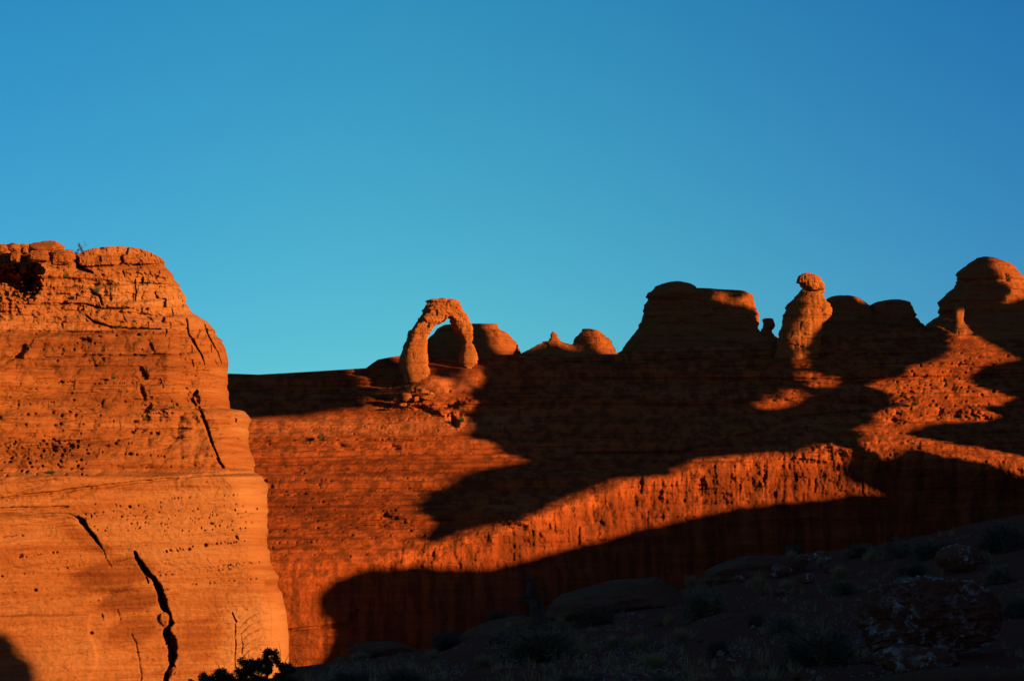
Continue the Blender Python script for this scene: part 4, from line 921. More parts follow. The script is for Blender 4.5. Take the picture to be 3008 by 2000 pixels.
for k, (x, y, w_, h_, lab) in enumerate([
    (1645, 1860, 60, 62, 'tall thin grass tuft standing between the dead tree and its right shrub'),
    (2230, 1745, 70, 76, 'tall grass tuft left of the dark pitted rock'),
    (2310, 1742, 60, 50, 'grass tuft on the slope below the white rock heap'),
    (2412, 1672, 50, 44, 'grass tuft growing in the white rock heap'),
    (2325, 1652, 50, 46, 'grass tuft left of the topmost pale rock'),
    (2470, 1700, 80, 50, 'grass tuft at the right end of the white rock heap'),
    (1965, 1842, 50, 50, 'grass tuft above the gravel patch'),
    (2000, 1882, 70, 50, 'grass tuft left of the small white stone'),
    (1800, 1905, 60, 52, 'grass tuft in the middle of the gravel right of the dead tree'),
    (1880, 1905, 70, 56, 'grass tuft on the gravel under the broad slab'),
    (1925, 1965, 110, 60, 'wide grass tuft low on the gravel patch'),
    (1720, 1925, 60, 46, 'grass tuft right of the wide grey shrub'),
    (2030, 1725, 60, 44, 'grass tuft on the crest at the end of the broad slab'),
    (2560, 1655, 60, 50, 'grass tuft on the hill above the grey shrub'),
    (2890, 1660, 70, 50, 'grass tuft right of the rough pale rock'),
    (1495, 1860, 40, 40, 'grass tuft on the slab left of the dead tree'),
    (1420, 1960, 80, 50, 'grass tuft low on the bare soil left of the wide grey shrub'),
    (1270, 1940, 60, 40, 'grass tuft on the skyline right end of the lens-shaped boulder'),
    (1060, 1940, 80, 34, 'short grass tuft under the lens-shaped boulder'),
    (2660, 1725, 60, 44, 'grass tuft behind the left top of the huge boulder')]):
    plant('grass', x, y, w_, h_, lab, 'grass tuft', GG, rot=k * 1.3)
# shrubs high up on the rocks
GR = 'small desert shrubs growing on the sunlit rock'
def rock_shrub(x, y, w_, h_, D, lab, m='greenleaf'):
    plant('brush', x, y, w_, h_, lab, 'shrub', GR, P=at(x, y, D), mat=M[m], rot=x)
for x, y, w_, h_, dD, lab in [(206, 750, 26, 22, -.5, 'dark bush on the butte skyline just left of the little tree'), (192, 815, 20, 12, -2.6, 'small green bush on the ledge under the big round boulder'),
        (282, 858, 22, 16, -1.2, 'grey bush in the gully high on the butte'), (222, 842, 18, 10, -1.8, 'yellowish bush beside the gully high on the butte'),
        (394, 946, 16, 10, -1.2, 'small green bush in the middle of the upper butte'), (350, 961, 24, 9, -1.2, 'low green bush on a bed of the upper butte'),
        (425, 1234, 18, 13, -1.5, 'bush in the hollow under the arched niche'), (505, 1198, 22, 7, -1.6, 'flat bush on top of the arched niche'), (334, 1112, 18, 12, -1.2, 'lonely bush left of the upper niche'), (150, 1388, 26, 10, -1.5, 'low bush on the ledge crossing the butte')]:
    rock_shrub(x, y, w_, h_, butte_D(x, min(y, 1100)) + float(interp(y, [(1100, 0), (1400, -6)])) + dD, lab)
rock_shrub(2686, 1190, 26, 14, slope_D(2686, 1190) - 1.8, 'green bush in the lit patch at the right of the slope')
rock_shrub(2523, 1211, 12, 7, slope_D(2523, 1211) - 1.2, 'tiny bush on the shaded ledge left of the lit patch')
rock_shrub(940, 1288, 20, 16, slope_D(940, 1288) - 1.2, 'dark bush on the slope between butte and arch')
rock_shrub(1358, 1238, 16, 20, slope_D(1358, 1238) - 1.8, 'dark bush beside the round knob below the arch')

boulder('chockstone', 470, 1797, 498, 1843, butte_D(484, 1100) - 8.4, M['butte'], 'pale chockstone wedged in the long open crack of the butte', 'boulder', seed=611, amp=.4, depth=1.0, tilt=.2, sub=4, block=.2)
boulder('chockstone', 497, 1956, 528, 2000, butte_D(512, 1100) - 8.8, M['butte'], 'rough block at the foot of the long open crack of the butte', 'boulder', seed=617, amp=.4, depth=1.0, tilt=.1, sub=4, block=.2)
# little tree on the butte
def leaf_tree(name, x, y, wpx, hpx, D, label, cat, mleaf, trunks, blobs, nleaf, size, seed, twigs=0):
    P = at(x, y, D); k = pxm(D); rnd = np.random.RandomState(seed)
    e = empty(name, P); props(e, label, cat)
    loc = lambda px, py, dz=0: P + np.array([(px - x) * k, dz, (y - py) * k])
    for q_, t in enumerate(trunks):
        mesh_obj('trunk' if q_ == 0 else 'branch', *tube([loc(*p[:2]) + np.array([0, rnd.normal(0, 2 * k), 0]) for p in t], [p[2] * k for p in t]), M['bark'], origin=P, parent=e)
    pts, per = [], []
    for (bx, by, br) in blobs: pts.append(loc(bx, by, rnd.normal(0, wpx * k * .15))); per.append(br * k)
    idx = rnd.choice(len(blobs), nleaf, p=np.array(per) ** 2 / np.sum(np.array(per) ** 2))
    q = rnd.normal(0, 1, (nleaf, 3)); q /= np.linalg.norm(q, axis=1)[:, None]
    c = np.array(pts)[idx] + q * np.array(per)[idx][:, None] * rnd.uniform(.3, 1.3, (nleaf, 1))
    a = rnd.normal(0, 1, (nleaf, 3)); a /= np.linalg.norm(a, axis=1)[:, None]; b = np.cross(a, rnd.normal(0, 1, (nleaf, 3))); b /= np.linalg.norm(b, axis=1)[:, None]
    s = size * k * rnd.uniform(.6, 1.4, (nleaf, 1))
    V = np.stack([c - a * s, c + b * s * .6, c + a * s, c - b * s * .6], 1).reshape(-1, 3)
    mesh_obj('crown', V, np.arange(len(V)).reshape(-1, 4), M[mleaf], origin=P, parent=e, smooth=False)
    return e
leaf_tree('small_tree', 240, 742, 40, 30, butte_D(240, 742) - 1.0, 'tiny dark tree against the sky in the notch of the butte top', 'tree', 'juniper',
          [[(240, 744, 1.2), (240, 732, 1.0), (236, 722, .7)], [(240, 734, .8), (247, 722, .5), (250, 712, .3)], [(247, 722, .4), (254, 716, .25)], [(250, 718, .4), (255, 726, .25)]],
          [(234, 724, 5), (238, 730, 5), (230, 735, 4), (240, 737, 5), (233, 718, 3.5), (248, 712, 1.8), (252, 720, 1.6), (222, 742, 6)], 700, 1.1, 5)
# juniper at the bottom left
blobs = []
rj = random.Random(12)
prof = [(560, 2010, 12), (590, 1992, 14), (618, 1994, 10), (632, 1980, 12), (645, 1978, 12), (660, 1985, 12), (700, 1975, 12), (712, 1945, 12), (725, 1948, 10), (738, 1944, 9), (748, 1955, 12), (770, 1948, 10), (782, 1925, 12), (790, 1915, 10), (800, 1922, 12), (812, 1935, 12), (818, 1950, 10), (830, 1958, 10), (855, 1955, 9), (865, 1965, 10), (780, 1942, 10)]
for (x, y, r_) in prof: blobs.append((x, y, r_))
for _ in range(120):
    x = rj.uniform(570, 870); yt = np.interp(x, [560, 600, 700, 712, 790, 820, 860, 880], [2015, 1998, 1985, 1958, 1930, 1955, 1968, 1990]); blobs.append((x, rj.uniform(yt, 2060), rj.uniform(9, 15)))
leaf_tree('juniper', 730, 2075, 300, 130, 34.0, 'black juniper bush silhouetted against the foot of the butte', 'juniper', 'juniper',
          [[(730, 2080, 8), (700, 2030, 5), (640, 1990, 2)], [(730, 2080, 8), (780, 2000, 5), (795, 1930, 1.5)], [(770, 2020, 4), (850, 1970, 1.5)],
           [(620, 1990, 1), (645, 1960, .7), (632, 1946, .5)], [(640, 1985, 1), (660, 1972, .7), (658, 1955, .4)], [(655, 1980, 1), (640, 1955, .5), (630, 1942, .4)], [(610, 1990, .9), (605, 1978, .4)],
           [(815, 1950, 1), (822, 1920, .7), (815, 1890, .4)], [(830, 1955, 1), (850, 1915, .4)], [(862, 1960, .9), (870, 1940, .7), (880, 1932, .4)], [(868, 1945, .6), (864, 1928, .4)], [(900, 1960, .7), (895, 1945, .4)], [(730, 1945, .8), (726, 1910, .5)], [(722, 1940, .7), (712, 1920, .4)]],
          blobs, 60000, 2.6, 9)
# dead tree
def dead_tree():
    x0, y0 = 1574, 1830; D = FD(x0, y0) - .5; P = at(x0, y0, D); k = pxm(D)
    e = empty('dead_tree', P); props(e, 'bare twisted dead tree on the dark foreground crest', 'dead tree')
    rnd = np.random.RandomState(2)
    def L(pts): return [P + np.array([(a - x0) * k, rnd.normal(0, 3) * k, (y0 - b) * k]) for a, b, r_ in pts], [r_ * k for a, b, r_ in pts]
    trunk = [[(1576, 1834, 24), (1572, 1800, 15), (1568, 1780, 13), (1560, 1762, 12), (1553, 1742, 9), (1556, 1720, 7.5), (1555, 1704, 6.5), (1553, 1690, 4), (1549, 1681, 1.5)],
             [(1580, 1832, 16), (1577, 1790, 9), (1575, 1762, 6), (1576, 1735, 4.5), (1577, 1718, 2), (1574, 1708, .8)],
             [(1592, 1832, 14), (1592, 1808, 9), (1589, 1783, 6), (1594, 1757, 4), (1600, 1740, 2.5), (1603, 1730, .8)]]
    limbs = [[(1556, 1708, 6), (1545, 1703, 5), (1536, 1699, 4), (1526, 1690, 3), (1520, 1684, 1.5), (1508, 1686, .7)],
             [(1554, 1706, 4), (1560, 1696, 2.5), (1556, 1684, 1)],
             [(1562, 1766, 9), (1546, 1762, 7), (1530, 1764, 4.5), (1515, 1759, 3), (1507, 1753, 2), (1494, 1752, .8)],
             [(1550, 1758, 5), (1538, 1753, 3.5), (1530, 1748, 2.5), (1524, 1742, 1.2), (1516, 1738, .6)],
             [(1538, 1752, 2), (1532, 1740, .8)], [(1572, 1830, 9), (1553, 1820, 7), (1540, 1812, 6), (1527, 1800, 5), (1524, 1790, 3.5), (1515, 1780, 2), (1505, 1772, .8)],
             [(1566, 1836, 10), (1548, 1826, 8), (1530, 1814, 7), (1512, 1811, 6), (1490, 1818, 5.5), (1470, 1821, 5), (1447, 1822, 4), (1425, 1829, 2), (1400, 1831, 1)],
             [(1480, 1819, 3), (1450, 1828, 2), (1440, 1826, .8)], [(1630, 1800, 3), (1634, 1785, 2.4), (1642, 1771, 2), (1660, 1762, 1.5), (1682, 1755, .6)], [(1632, 1796, 3), (1610, 1792, 2), (1602, 1786, .8)],
             [(1630, 1802, 5), (1660, 1796, 4), (1690, 1790, 2), (1694, 1784, .8)], [(1594, 1765, 2), (1598, 1748, .8)], [(1553, 1700, 2), (1562, 1712, 1), (1572, 1722, .5)]]
    for i, t in enumerate(trunk): mesh_obj('trunk', *tube(*L(t), ns=10, rough=.35, seed=i), M['wood'], origin=P, parent=e)
    for i, t in enumerate(limbs): mesh_obj('branch', *tube(*L(t), ns=8, rough=.3, seed=20 + i), M['wood'], origin=P, parent=e)
dead_tree()

# ------------------------------------------------------------------ unseen blockers added towards the sun, shaped to throw the scene's large shadows
#BLOCKER_BEGIN
BLOCKER_OUTLINE = [[[204.37,-11.55],[250.25,-11.57],[250.85,-11.55],[251.15,-11.37],[251.24,-11.25],[251.08,-10.65],[251.34,-9.15],[251.09,-7.95],[251.1,-6.75],[251.35,-6.15],[251.31,-5.25],[251.53,-4.65],[251.39,-3.75],[251.49,-2.85],[251.08,-1.95],[251.24,0.15],[251.48,1.05],[251.23,2.55],[251.45,4.65],[251.44,6.15],[251.42,6.45],[251.26,6.75],[250.85,7.15],[250.55,7.28],[250.25,7.26],[249.35,6.99],[248.15,7.11],[246.05,6.92],[244.25,7.13],[243.35,7.37],[241.25,6.95],[238.55,7.08],[237.65,6.98],[236.75,7.14],[234.35,7.15],[232.55,7.43],[230.15,7.52],[228.95,7.22],[227.15,7.19],[225.05,7.33],[223.85,7.52],[222.05,6.99],[219.35,6.98],[216.95,7.32],[212.75,7.3],[212.15,7.46],[211.86,7.95],[211.68,8.85],[212.04,12.75],[211.98,13.95],[212.08,14.55],[211.81,15.45],[212.0,16.35],[211.98,17.25],[212.2,17.85],[211.94,18.75],[212.16,20.25],[211.83,21.15],[211.67,22.05],[211.72,23.55],[211.43,24.15],[209.86,25.65],[209.05,27.45],[208.59,28.05],[207.35,28.81],[204.95,30.95],[204.65,31.11],[204.32,31.05],[204.14,30.75],[203.76,28.35],[203.86,27.75],[203.85,26.85],[204.1,25.65],[203.87,24.15],[203.84,22.95],[203.96,22.05],[203.77,19.95],[204.0,19.05],[204.0,18.45],[203.82,17.25],[203.86,16.35],[203.65,15.45],[203.61,13.95],[203.78,13.35],[203.7,12.45],[203.77,11.55],[204.15,9.15],[203.84,7.95],[203.93,7.35],[203.87,7.05],[203.49,6.45],[204.03,4.95],[203.94,4.05],[204.04,3.45],[204.02,3.15],[203.49,1.95],[203.43,1.35],[203.51,-0.75],[203.83,-1.95],[203.47,-3.15],[203.51,-3.75],[203.88,-4.95],[203.94,-6.15],[203.9,-7.05],[203.67,-7.95],[203.97,-9.15],[203.96,-10.05],[204.1,-10.65],[203.97,-11.25]],[[291.57,-11.55],[297.05,-11.58],[298.85,-11.48],[303.05,-11.6],[313.55,-11.6],[315.35,-11.51],[318.95,-11.59],[324.65,-11.51],[348.65,-11.62],[352.85,-11.55],[395.45,-11.6],[397.55,-11.51],[401.45,-11.6],[417.05,-11.51],[426.95,-11.62],[440.15,-11.57],[441.05,-11.48],[442.55,-11.6],[444.43,-11.55],[445.33,-11.25],[445.48,-10.65],[445.59,-5.85],[445.52,-1.35],[445.62,2.85],[445.53,6.75],[445.58,18.15],[445.45,19.35],[445.59,20.55],[445.51,22.65],[445.59,23.85],[445.54,30.75],[445.61,33.15],[445.57,43.35],[445.48,44.85],[445.6,49.35],[445.51,62.85],[445.59,63.75],[445.53,68.55],[445.6,70.65],[445.5,73.35],[445.57,78.15],[445.68,78.45],[445.69,85.35],[445.55,88.15],[445.25,88.45],[444.65,88.24],[444.03,87.75],[443.45,87.53],[442.85,87.42],[441.65,87.52],[441.05,87.2],[440.7,86.85],[440.69,86.25],[440.41,85.05],[440.53,81.45],[440.05,78.45],[440.28,78.15],[440.29,77.85],[440.68,77.25],[440.7,76.95],[440.15,76.6],[439.55,76.54],[438.17,76.65],[436.85,77.0],[436.38,77.25],[436.25,77.44],[436.17,78.15],[436.51,78.45],[436.63,79.05],[436.23,80.25],[436.26,80.85],[436.53,81.75],[436.52,82.35],[436.15,83.25],[435.65,83.75],[435.35,83.91],[433.25,84.08],[432.35,83.95],[431.75,83.77],[430.85,82.97],[430.55,82.84],[429.05,82.74],[427.85,82.49],[426.65,82.1],[425.75,82.11],[425.62,82.35],[425.66,82.65],[425.95,83.25],[426.95,83.44],[427.6,84.15],[427.6,84.45],[427.13,85.35],[426.94,86.25],[426.98,87.45],[426.75,88.35],[426.92,90.15],[428.45,92.0],[428.75,92.19],[429.65,92.19],[430.55,91.72],[430.96,91.65],[431.15,91.68],[431.71,92.25],[431.69,92.55],[431.14,93.75],[430.55,94.3],[427.85,95.69],[426.95,95.97],[426.35,96.3],[425.66,96.45],[424.69,97.35],[424.54,97.65],[424.55,98.02],[424.85,98.54],[425.45,98.91],[425.77,98.25],[425.96,97.35],[426.16,97.05],[426.65,96.56],[426.95,96.42],[427.25,96.45],[428.15,96.78],[428.88,97.35],[429.43,97.95],[429.66,98.55],[430.93,99.75],[430.96,100.05],[430.35,100.65],[429.35,100.98],[428.27,102.15],[426.95,102.89],[425.24,104.55],[424.55,104.64],[418.85,104.62],[418.31,104.55],[416.82,103.05],[416.16,102.15],[416.06,100.95],[416.15,98.97],[415.97,98.55],[415.3,97.65],[415.29,97.35],[415.59,96.45],[415.51,96.15],[414.87,95.25],[414.09,93.45],[413.34,92.25],[413.04,91.35],[412.85,91.05],[411.92,90.15],[411.75,89.85],[411.57,87.75],[411.24,86.85],[411.65,85.35],[411.49,83.85],[411.55,83.25],[411.39,82.35],[411.45,81.75],[411.34,81.15],[411.05,80.89],[409.85,81.02],[408.65,80.76],[407.15,80.9],[405.35,80.7],[401.75,80.9],[400.25,80.49],[398.75,80.39],[397.55,80.19],[396.88,79.65],[396.65,79.58],[394.25,80.54],[393.95,80.47],[392.99,79.95],[391.39,78.45],[391.45,78.15],[391.34,77.85],[391.28,76.95],[390.35,75.64],[390.05,75.46],[389.88,75.75],[390.0,76.65],[389.56,77.55],[389.45,78.15],[389.72,78.45],[389.88,79.05],[390.12,80.25],[390.13,81.15],[390.55,82.35],[390.61,83.25],[390.91,83.85],[390.93,84.15],[390.73,84.75],[390.78,85.05],[391.55,85.76],[391.8,86.85],[392.59,87.45],[392.89,87.75],[393.01,88.05],[392.95,88.35],[392.45,88.89],[392.15,89.05],[391.85,89.07],[391.25,88.8],[390.65,88.17],[389.62,85.65],[389.29,85.35],[387.65,84.73],[387.05,84.18],[385.85,83.88],[385.55,83.71],[385.1,83.25],[384.35,81.77],[384.05,81.68],[383.15,81.6],[382.55,81.3],[382.42,82.05],[382.43,83.55],[382.76,84.75],[383.18,85.35],[383.22,85.65],[383.11,85.95],[382.55,86.58],[382.25,86.59],[381.95,86.41],[380.44,84.75],[381.11,83.85],[381.2,81.75],[381.05,80.76],[380.15,80.62],[378.35,80.93],[378.05,80.75],[377.5,81.15],[376.97,82.35],[377.08,82.95],[377.59,83.85],[377.69,84.45],[377.55,85.65],[378.05,86.36],[378.35,86.36],[379.42,87.75],[379.53,88.05],[379.42,88.35],[378.95,88.76],[378.35,89.0],[378.05,88.91],[377.75,89.02],[377.45,88.99],[376.55,88.34],[376.25,88.0],[376.12,87.45],[376.11,86.55],[375.42,85.65],[375.2,85.05],[375.3,83.85],[375.05,82.84],[374.75,82.88],[374.15,83.33],[373.25,84.7],[372.65,85.11],[372.35,85.12],[371.45,84.68],[370.55,84.59],[369.35,84.12],[369.05,84.13],[368.75,84.32],[368.2,85.05],[368.29,85.65],[368.02,86.55],[368.15,87.26],[368.35,87.75],[368.96,88.35],[369.12,88.65],[369.41,90.75],[369.88,91.35],[370.71,91.95],[370.89,92.25],[370.85,92.55],[370.64,92.85],[369.95,93.25],[368.75,93.43],[366.05,94.21],[363.65,93.78],[363.05,93.45],[362.26,92.25],[361.03,90.75],[360.71,90.15],[359.92,89.55],[359.19,88.65],[358.65,86.55],[358.68,85.95],[358.88,85.35],[358.82,85.05],[358.55,84.77],[357.95,84.58],[357.65,84.61],[356.45,85.18],[355.85,85.23],[354.95,85.1],[354.05,85.41],[353.75,85.41],[353.45,85.31],[352.89,84.75],[352.55,83.85],[352.76,81.75],[353.71,80.25],[353.56,79.95],[352.55,79.42],[351.22,78.45],[350.95,77.85],[350.94,76.95],[350.45,76.34],[349.25,75.44],[347.45,74.67],[347.12,75.15],[347.01,76.05],[347.06,76.65],[347.28,77.25],[347.45,77.44],[348.65,77.88],[349.0,78.15],[349.38,78.75],[349.34,79.65],[349.5,80.55],[349.32,81.15],[348.65,81.45],[348.05,81.26],[347.75,81.45],[347.77,82.05],[348.04,82.95],[348.65,83.94],[349.18,84.45],[349.08,84.75],[348.35,85.0],[347.45,85.52],[346.85,85.46],[346.55,85.27],[346.39,85.05],[346.36,84.75],[346.5,82.65],[346.79,81.75],[346.69,81.15],[346.27,80.55],[345.65,80.13],[344.61,79.05],[344.02,78.15],[344.15,77.55],[344.75,77.05],[345.05,76.99],[345.95,77.12],[346.14,76.95],[346.29,76.65],[346.39,76.05],[346.3,74.85],[345.65,73.83],[344.49,73.05],[344.23,72.75],[343.85,72.15],[343.71,71.25],[343.27,70.65],[342.82,69.75],[342.35,69.43],[341.75,69.26],[341.41,69.75],[341.31,70.65],[341.3,75.15],[341.56,77.25],[341.45,77.56],[341.08,77.85],[341.13,79.35],[341.43,80.25],[341.56,81.45],[341.36,82.65],[340.55,83.9],[339.95,84.24],[337.55,84.86],[335.75,85.23],[334.55,85.27],[333.05,86.14],[332.15,86.19],[330.95,86.47],[329.45,86.44],[327.05,86.1],[326.51,85.95],[326.07,85.65],[325.82,85.35],[325.55,84.73],[324.95,83.93],[324.61,82.95],[322.55,81.17],[321.82,80.25],[321.31,79.05],[320.33,78.15],[320.06,77.55],[319.93,76.95],[319.88,75.75],[320.04,75.15],[320.45,74.65],[321.05,74.19],[321.23,73.95],[321.35,73.48],[321.65,73.26],[323.15,73.0],[324.65,73.13],[328.25,72.59],[329.15,72.76],[329.75,72.71],[332.15,73.19],[333.35,73.14],[334.55,72.8],[335.75,72.92],[336.6,73.65],[336.75,74.25],[336.95,74.5],[337.48,74.85],[338.75,75.47],[339.65,75.53],[340.26,75.75],[340.55,75.36],[340.69,74.55],[340.63,69.15],[340.75,67.65],[340.25,66.86],[339.95,66.16],[339.42,65.55],[337.56,64.35],[337.29,64.05],[337.3,63.75],[337.94,62.85],[338.56,62.25],[338.62,61.95],[338.47,61.05],[338.01,60.15],[337.77,59.25],[338.08,58.35],[338.21,57.75],[338.18,57.45],[337.85,57.28],[336.35,56.9],[334.55,56.78],[333.65,56.59],[331.25,56.37],[328.25,55.63],[327.35,55.7],[324.84,54.45],[323.75,53.62],[322.25,53.08],[321.05,53.04],[320.15,52.74],[319.45,52.05],[318.95,51.73],[316.7,50.85],[316.25,50.59],[315.35,49.92],[314.54,49.05],[313.59,48.45],[313.35,48.15],[313.38,47.25],[313.25,46.81],[312.54,45.45],[312.05,45.1],[310.55,44.41],[308.7,43.05],[308.43,42.75],[308.36,42.45],[308.5,42.15],[309.05,41.74],[309.65,41.68],[311.75,42.49],[312.65,42.58],[313.55,43.13],[314.45,43.28],[315.35,43.59],[316.55,43.72],[317.45,43.7],[318.65,43.99],[320.15,43.78],[321.65,44.32],[322.25,44.69],[323.15,45.03],[324.35,45.18],[324.95,45.45],[326.15,45.67],[328.85,46.9],[330.05,47.11],[331.25,47.7],[332.75,48.18],[336.05,48.96],[337.25,49.5],[339.05,50.03],[339.95,50.43],[341.45,50.65],[342.05,50.53],[342.95,50.17],[343.85,50.24],[345.65,50.05],[346.25,50.1],[346.85,50.33],[347.57,50.85],[348.65,51.39],[349.85,51.57],[350.75,52.1],[352.25,52.39],[353.15,52.89],[353.45,52.95],[355.25,53.1],[356.15,52.99],[357.95,52.97],[359.75,52.75],[361.85,52.76],[363.05,52.48],[363.95,51.98],[364.55,51.93],[365.13,52.05],[366.05,52.47],[367.85,52.9],[368.75,53.31],[369.05,53.33],[369.35,53.2],[369.58,52.95],[369.61,52.65],[369.35,52.05],[369.07,50.55],[369.09,50.25],[369.34,49.65],[368.41,48.45],[368.21,47.85],[368.15,47.22],[367.71,46.35],[367.85,45.96],[369.72,44.25],[370.55,43.04],[370.69,42.45],[370.55,42.32],[370.25,42.29],[369.91,42.45],[369.35,42.99],[368.45,43.2],[365.75,42.9],[363.95,43.14],[361.85,42.97],[360.05,43.33],[358.85,43.31],[357.95,43.11],[356.75,43.1],[354.95,43.46],[354.41,43.35],[353.75,42.98],[352.55,43.03],[351.05,42.7],[349.85,42.67],[348.95,42.4],[347.75,42.43],[346.85,42.11],[344.15,41.67],[343.25,41.39],[341.75,41.51],[340.85,41.31],[339.35,41.15],[338.15,40.63],[337.25,40.54],[335.45,39.93],[332.45,39.46],[330.95,39.51],[330.05,39.08],[328.25,39.01],[327.35,38.69],[323.45,38.02],[322.55,37.67],[321.65,37.47],[319.55,37.28],[318.05,36.97],[316.85,36.97],[315.35,36.48],[314.15,36.43],[312.65,36.53],[311.75,36.88],[310.25,36.9],[309.35,37.27],[308.15,37.16],[306.65,37.46],[305.62,37.95],[304.25,38.22],[302.45,38.03],[301.55,38.2],[300.65,38.54],[299.45,38.63],[298.54,38.55],[294.65,37.3],[292.58,35.25],[292.12,34.35],[292.04,33.15],[292.28,31.35],[292.37,31.05],[292.88,30.45],[293.06,29.85],[292.89,28.95],[292.84,27.75],[292.63,27.15],[292.17,26.55],[292.07,25.65],[291.79,24.75],[290.45,22.41],[290.15,22.24],[288.35,22.38],[287.45,22.65],[286.85,23.06],[286.55,23.16],[286.3,22.95],[286.29,22.65],[286.44,22.35],[286.41,21.75],[285.87,20.85],[286.02,19.95],[286.01,18.45],[285.67,17.55],[284.66,16.65],[284.68,16.35],[285.04,15.75],[284.45,15.17],[284.41,14.85],[284.85,13.65],[284.82,13.35],[284.15,12.64],[283.96,12.15],[283.95,11.85],[284.29,10.65],[284.81,9.75],[284.86,9.45],[284.34,8.55],[284.51,8.25],[284.54,7.95],[283.99,7.35],[283.9,7.05],[283.95,6.75],[284.51,6.15],[284.57,5.85],[284.19,4.65],[284.03,3.45],[284.05,2.25],[284.24,1.05],[284.45,0.45],[284.43,0.15],[284.12,-0.45],[284.04,-1.05],[284.33,-2.25],[283.78,-4.65],[283.79,-5.85],[284.01,-6.75],[283.93,-7.35],[284.04,-8.55],[283.82,-9.45],[283.87,-9.75],[284.42,-11.25],[285.05,-11.51]],[[388.85,35.24],[387.95,35.55],[387.65,35.82],[386.92,37.65],[384.95,38.45],[384.68,38.85],[384.4,39.75],[384.18,40.05],[383.45,40.72],[382.52,41.25],[381.05,42.38],[380.18,43.35],[379.99,43.65],[379.81,44.55],[379.64,44.85],[378.95,45.78],[378.05,46.46],[377.77,46.95],[377.08,48.45],[377.02,48.75],[377.25,49.65],[377.14,49.95],[376.55,50.3],[375.95,50.24],[375.05,49.93],[374.15,49.29],[372.95,48.81],[372.65,49.15],[372.64,49.65],[372.79,50.25],[372.3,51.15],[372.37,51.45],[373.55,52.26],[374.15,52.85],[375.95,53.87],[376.38,54.45],[376.42,55.35],[376.63,55.65],[378.05,56.07],[378.95,56.54],[380.15,56.47],[381.65,57.09],[382.85,58.34],[384.05,58.95],[384.65,59.38],[387.35,59.99],[387.63,60.15],[388.25,60.78],[389.15,61.24],[389.75,61.75],[390.73,62.25],[390.99,62.55],[391.14,63.15],[390.53,64.95],[390.56,65.25],[390.86,65.55],[392.15,65.94],[393.05,66.44],[395.75,66.58],[396.16,66.75],[396.82,67.35],[397.85,68.03],[399.41,68.85],[402.95,69.44],[403.85,70.0],[405.95,70.32],[408.95,71.72],[409.85,71.83],[410.79,72.75],[412.55,73.59],[413.19,74.25],[414.0,74.85],[414.95,75.21],[415.55,75.83],[416.75,76.5],[417.23,76.95],[417.61,77.85],[417.6,78.15],[417.86,78.45],[417.12,80.25],[417.2,80.55],[417.42,80.85],[418.55,81.25],[418.95,80.85],[419.15,80.25],[419.2,79.35],[418.97,78.45],[419.07,78.15],[418.45,77.55],[418.41,77.25],[418.63,76.65],[418.53,76.35],[418.1,75.75],[418.01,74.85],[417.8,74.25],[416.45,72.5],[416.08,71.85],[414.95,71.02],[413.75,69.21],[412.55,68.14],[411.95,67.82],[411.35,67.67],[409.85,67.75],[408.65,67.4],[406.55,67.33],[405.65,66.71],[404.45,66.36],[403.94,65.85],[403.55,64.91],[402.65,64.37],[402.35,64.08],[401.4,62.25],[401.4,61.95],[402.09,60.45],[402.1,59.55],[401.75,59.12],[401.15,58.86],[400.25,58.66],[399.65,58.15],[399.05,57.88],[398.15,57.82],[397.55,58.01],[396.95,58.05],[396.35,57.94],[395.45,57.57],[394.85,57.18],[394.68,56.85],[394.89,55.95],[394.81,55.65],[394.51,55.35],[393.35,54.81],[392.15,54.59],[391.25,54.82],[389.75,54.83],[387.35,55.22],[386.15,55.25],[384.35,55.02],[382.85,54.38],[380.45,54.19],[380.15,53.89],[379.99,53.25],[380.49,52.35],[380.55,51.45],[380.72,51.15],[381.35,50.54],[381.95,49.45],[383.15,48.76],[384.18,47.85],[385.19,46.05],[385.54,44.25],[386.48,42.75],[386.91,41.55],[387.54,40.65],[389.65,38.85],[390.01,37.65],[390.09,36.45],[389.9,35.85],[389.69,35.55],[389.24,35.25]],[[374.45,62.75],[374.15,62.88],[373.9,63.15],[374.05,63.75],[374.45,64.14],[375.65,64.41],[376.55,64.99],[377.15,65.18],[377.43,64.95],[377.54,64.65],[378.05,64.38],[378.42,64.35],[378.8,64.65],[378.78,64.95],[379.25,65.55],[380.75,66.63],[381.35,66.58],[382.08,66.15],[382.13,65.55],[381.95,65.18],[381.66,64.95],[380.58,64.65],[379.85,64.1],[378.05,63.16],[375.05,62.69]],[[377.75,65.36],[377.62,65.55],[377.75,65.78],[378.05,65.87],[378.19,65.55],[378.05,65.41]],[[385.55,66.37],[384.65,67.02],[384.88,67.35],[385.55,67.7],[386.15,67.69],[386.75,68.31],[387.05,68.42],[387.95,68.47],[388.55,68.5],[388.85,68.27],[388.97,67.95],[388.85,67.57],[388.25,67.22],[387.74,66.75],[387.06,66.45]],[[386.15,68.54],[385.85,68.74],[385.55,69.15],[385.41,69.45],[385.43,69.75],[385.72,70.05],[386.15,70.25],[387.05,70.27],[387.39,70.05],[387.69,69.45],[387.65,69.35],[387.35,69.02],[386.84,68.85],[386.45,68.57]],[[388.25,71.43],[388.1,71.85],[388.2,72.45],[389.85,73.95],[389.8,74.55],[390.05,75.03],[390.52,74.85],[390.83,74.55],[390.93,74.25],[390.7,73.65],[389.47,72.75],[388.55,71.31]],[[422.75,88.33],[422.15,88.55],[421.79,88.95],[421.67,89.25],[421.61,89.55],[421.85,89.77],[422.45,89.85],[423.05,89.91],[423.35,89.69],[423.57,89.25],[423.58,88.95],[423.35,88.51]]]
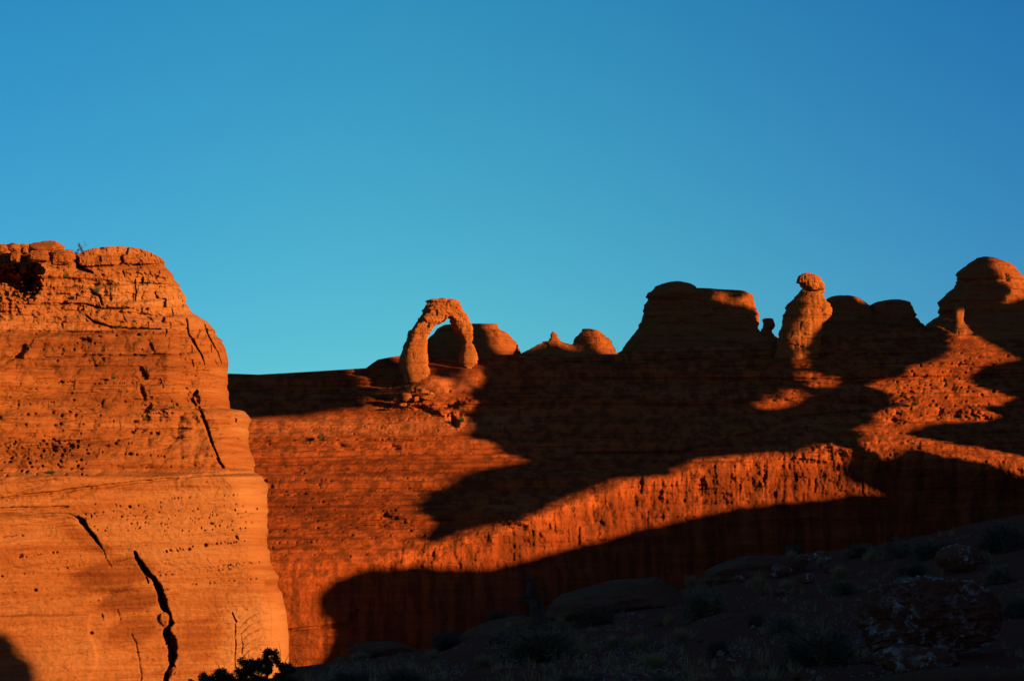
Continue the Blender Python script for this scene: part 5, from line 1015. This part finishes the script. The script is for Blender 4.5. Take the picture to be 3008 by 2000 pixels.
#BLOCKER_END
def windowed_blocker():  # added windowed slab, its outline cut to shape light and shadow on the slope
    t = Vector((-TO_SUN.x, -TO_SUN.y, 0)).normalized(); e = Vector((t.y, -t.x, 0)); tan = math.tan(SUN_EL); c0 = 25.0
    cu = bpy.data.curves.new('fin', 'CURVE'); cu.dimensions = '2D'; cu.fill_mode = 'BOTH'; cu.extrude = 4.0; cu.bevel_depth = 0.0
    for lp in BLOCKER_OUTLINE:
        sp = cu.splines.new('POLY'); sp.points.add(len(lp) - 1); sp.use_cyclic_u = True
        for p, q in zip(sp.points, lp): p.co = (q[0] - 320, q[1], 0, 1)
    tmp = bpy.data.objects.new('fin', cu); sc.collection.objects.link(tmp)
    me = bpy.data.meshes.new_from_object(tmp.evaluated_get(bpy.context.evaluated_depsgraph_get()))
    bpy.data.objects.remove(tmp)
    base = e * 320 + t * c0; base.z = -13
    for v in me.vertices:
        x, y, z = v.co
        wp = e * (x + 320) + t * (c0 + z) + Vector((0, 0, y - (c0 + z) * tan)); v.co = wp - base
    me.materials.clear(); me.materials.append(M['fin'])
    o = bpy.data.objects.new('added_sun_blocker', me); sc.collection.objects.link(o); o.location = base
    props(o, 'long added sun blocker cut with windows, outside the picture to the right', 'rock fin')
if BLOCKER_OUTLINE: windowed_blocker()
def near_blocker():  # added mass that keeps the foreground hill in shade
    V, F = ICO[6]; V = np.sign(V) * np.abs(V) ** .6
    V = V * (1 + .10 * fbm(V, (2.5, 2.5, 2.5), 4, .5, seed=801)[:, None])
    t = Vector((-TO_SUN.x, -TO_SUN.y, 0)).normalized(); e = Vector((t.y, -t.x, 0)); C = e * 25 - t * 72
    W = np.outer(V[:, 0] * 95, e) + np.outer(V[:, 1] * 14, t); W[:, 2] += V[:, 2] * 40; W += np.array([C.x, C.y, -12])
    props(mesh_obj('added_near_blocker', W, F, M['fin'], origin=(C.x, C.y, -13)), 'long rounded sun blocker added outside the picture, beside the camera', 'sun blocker')
near_blocker()
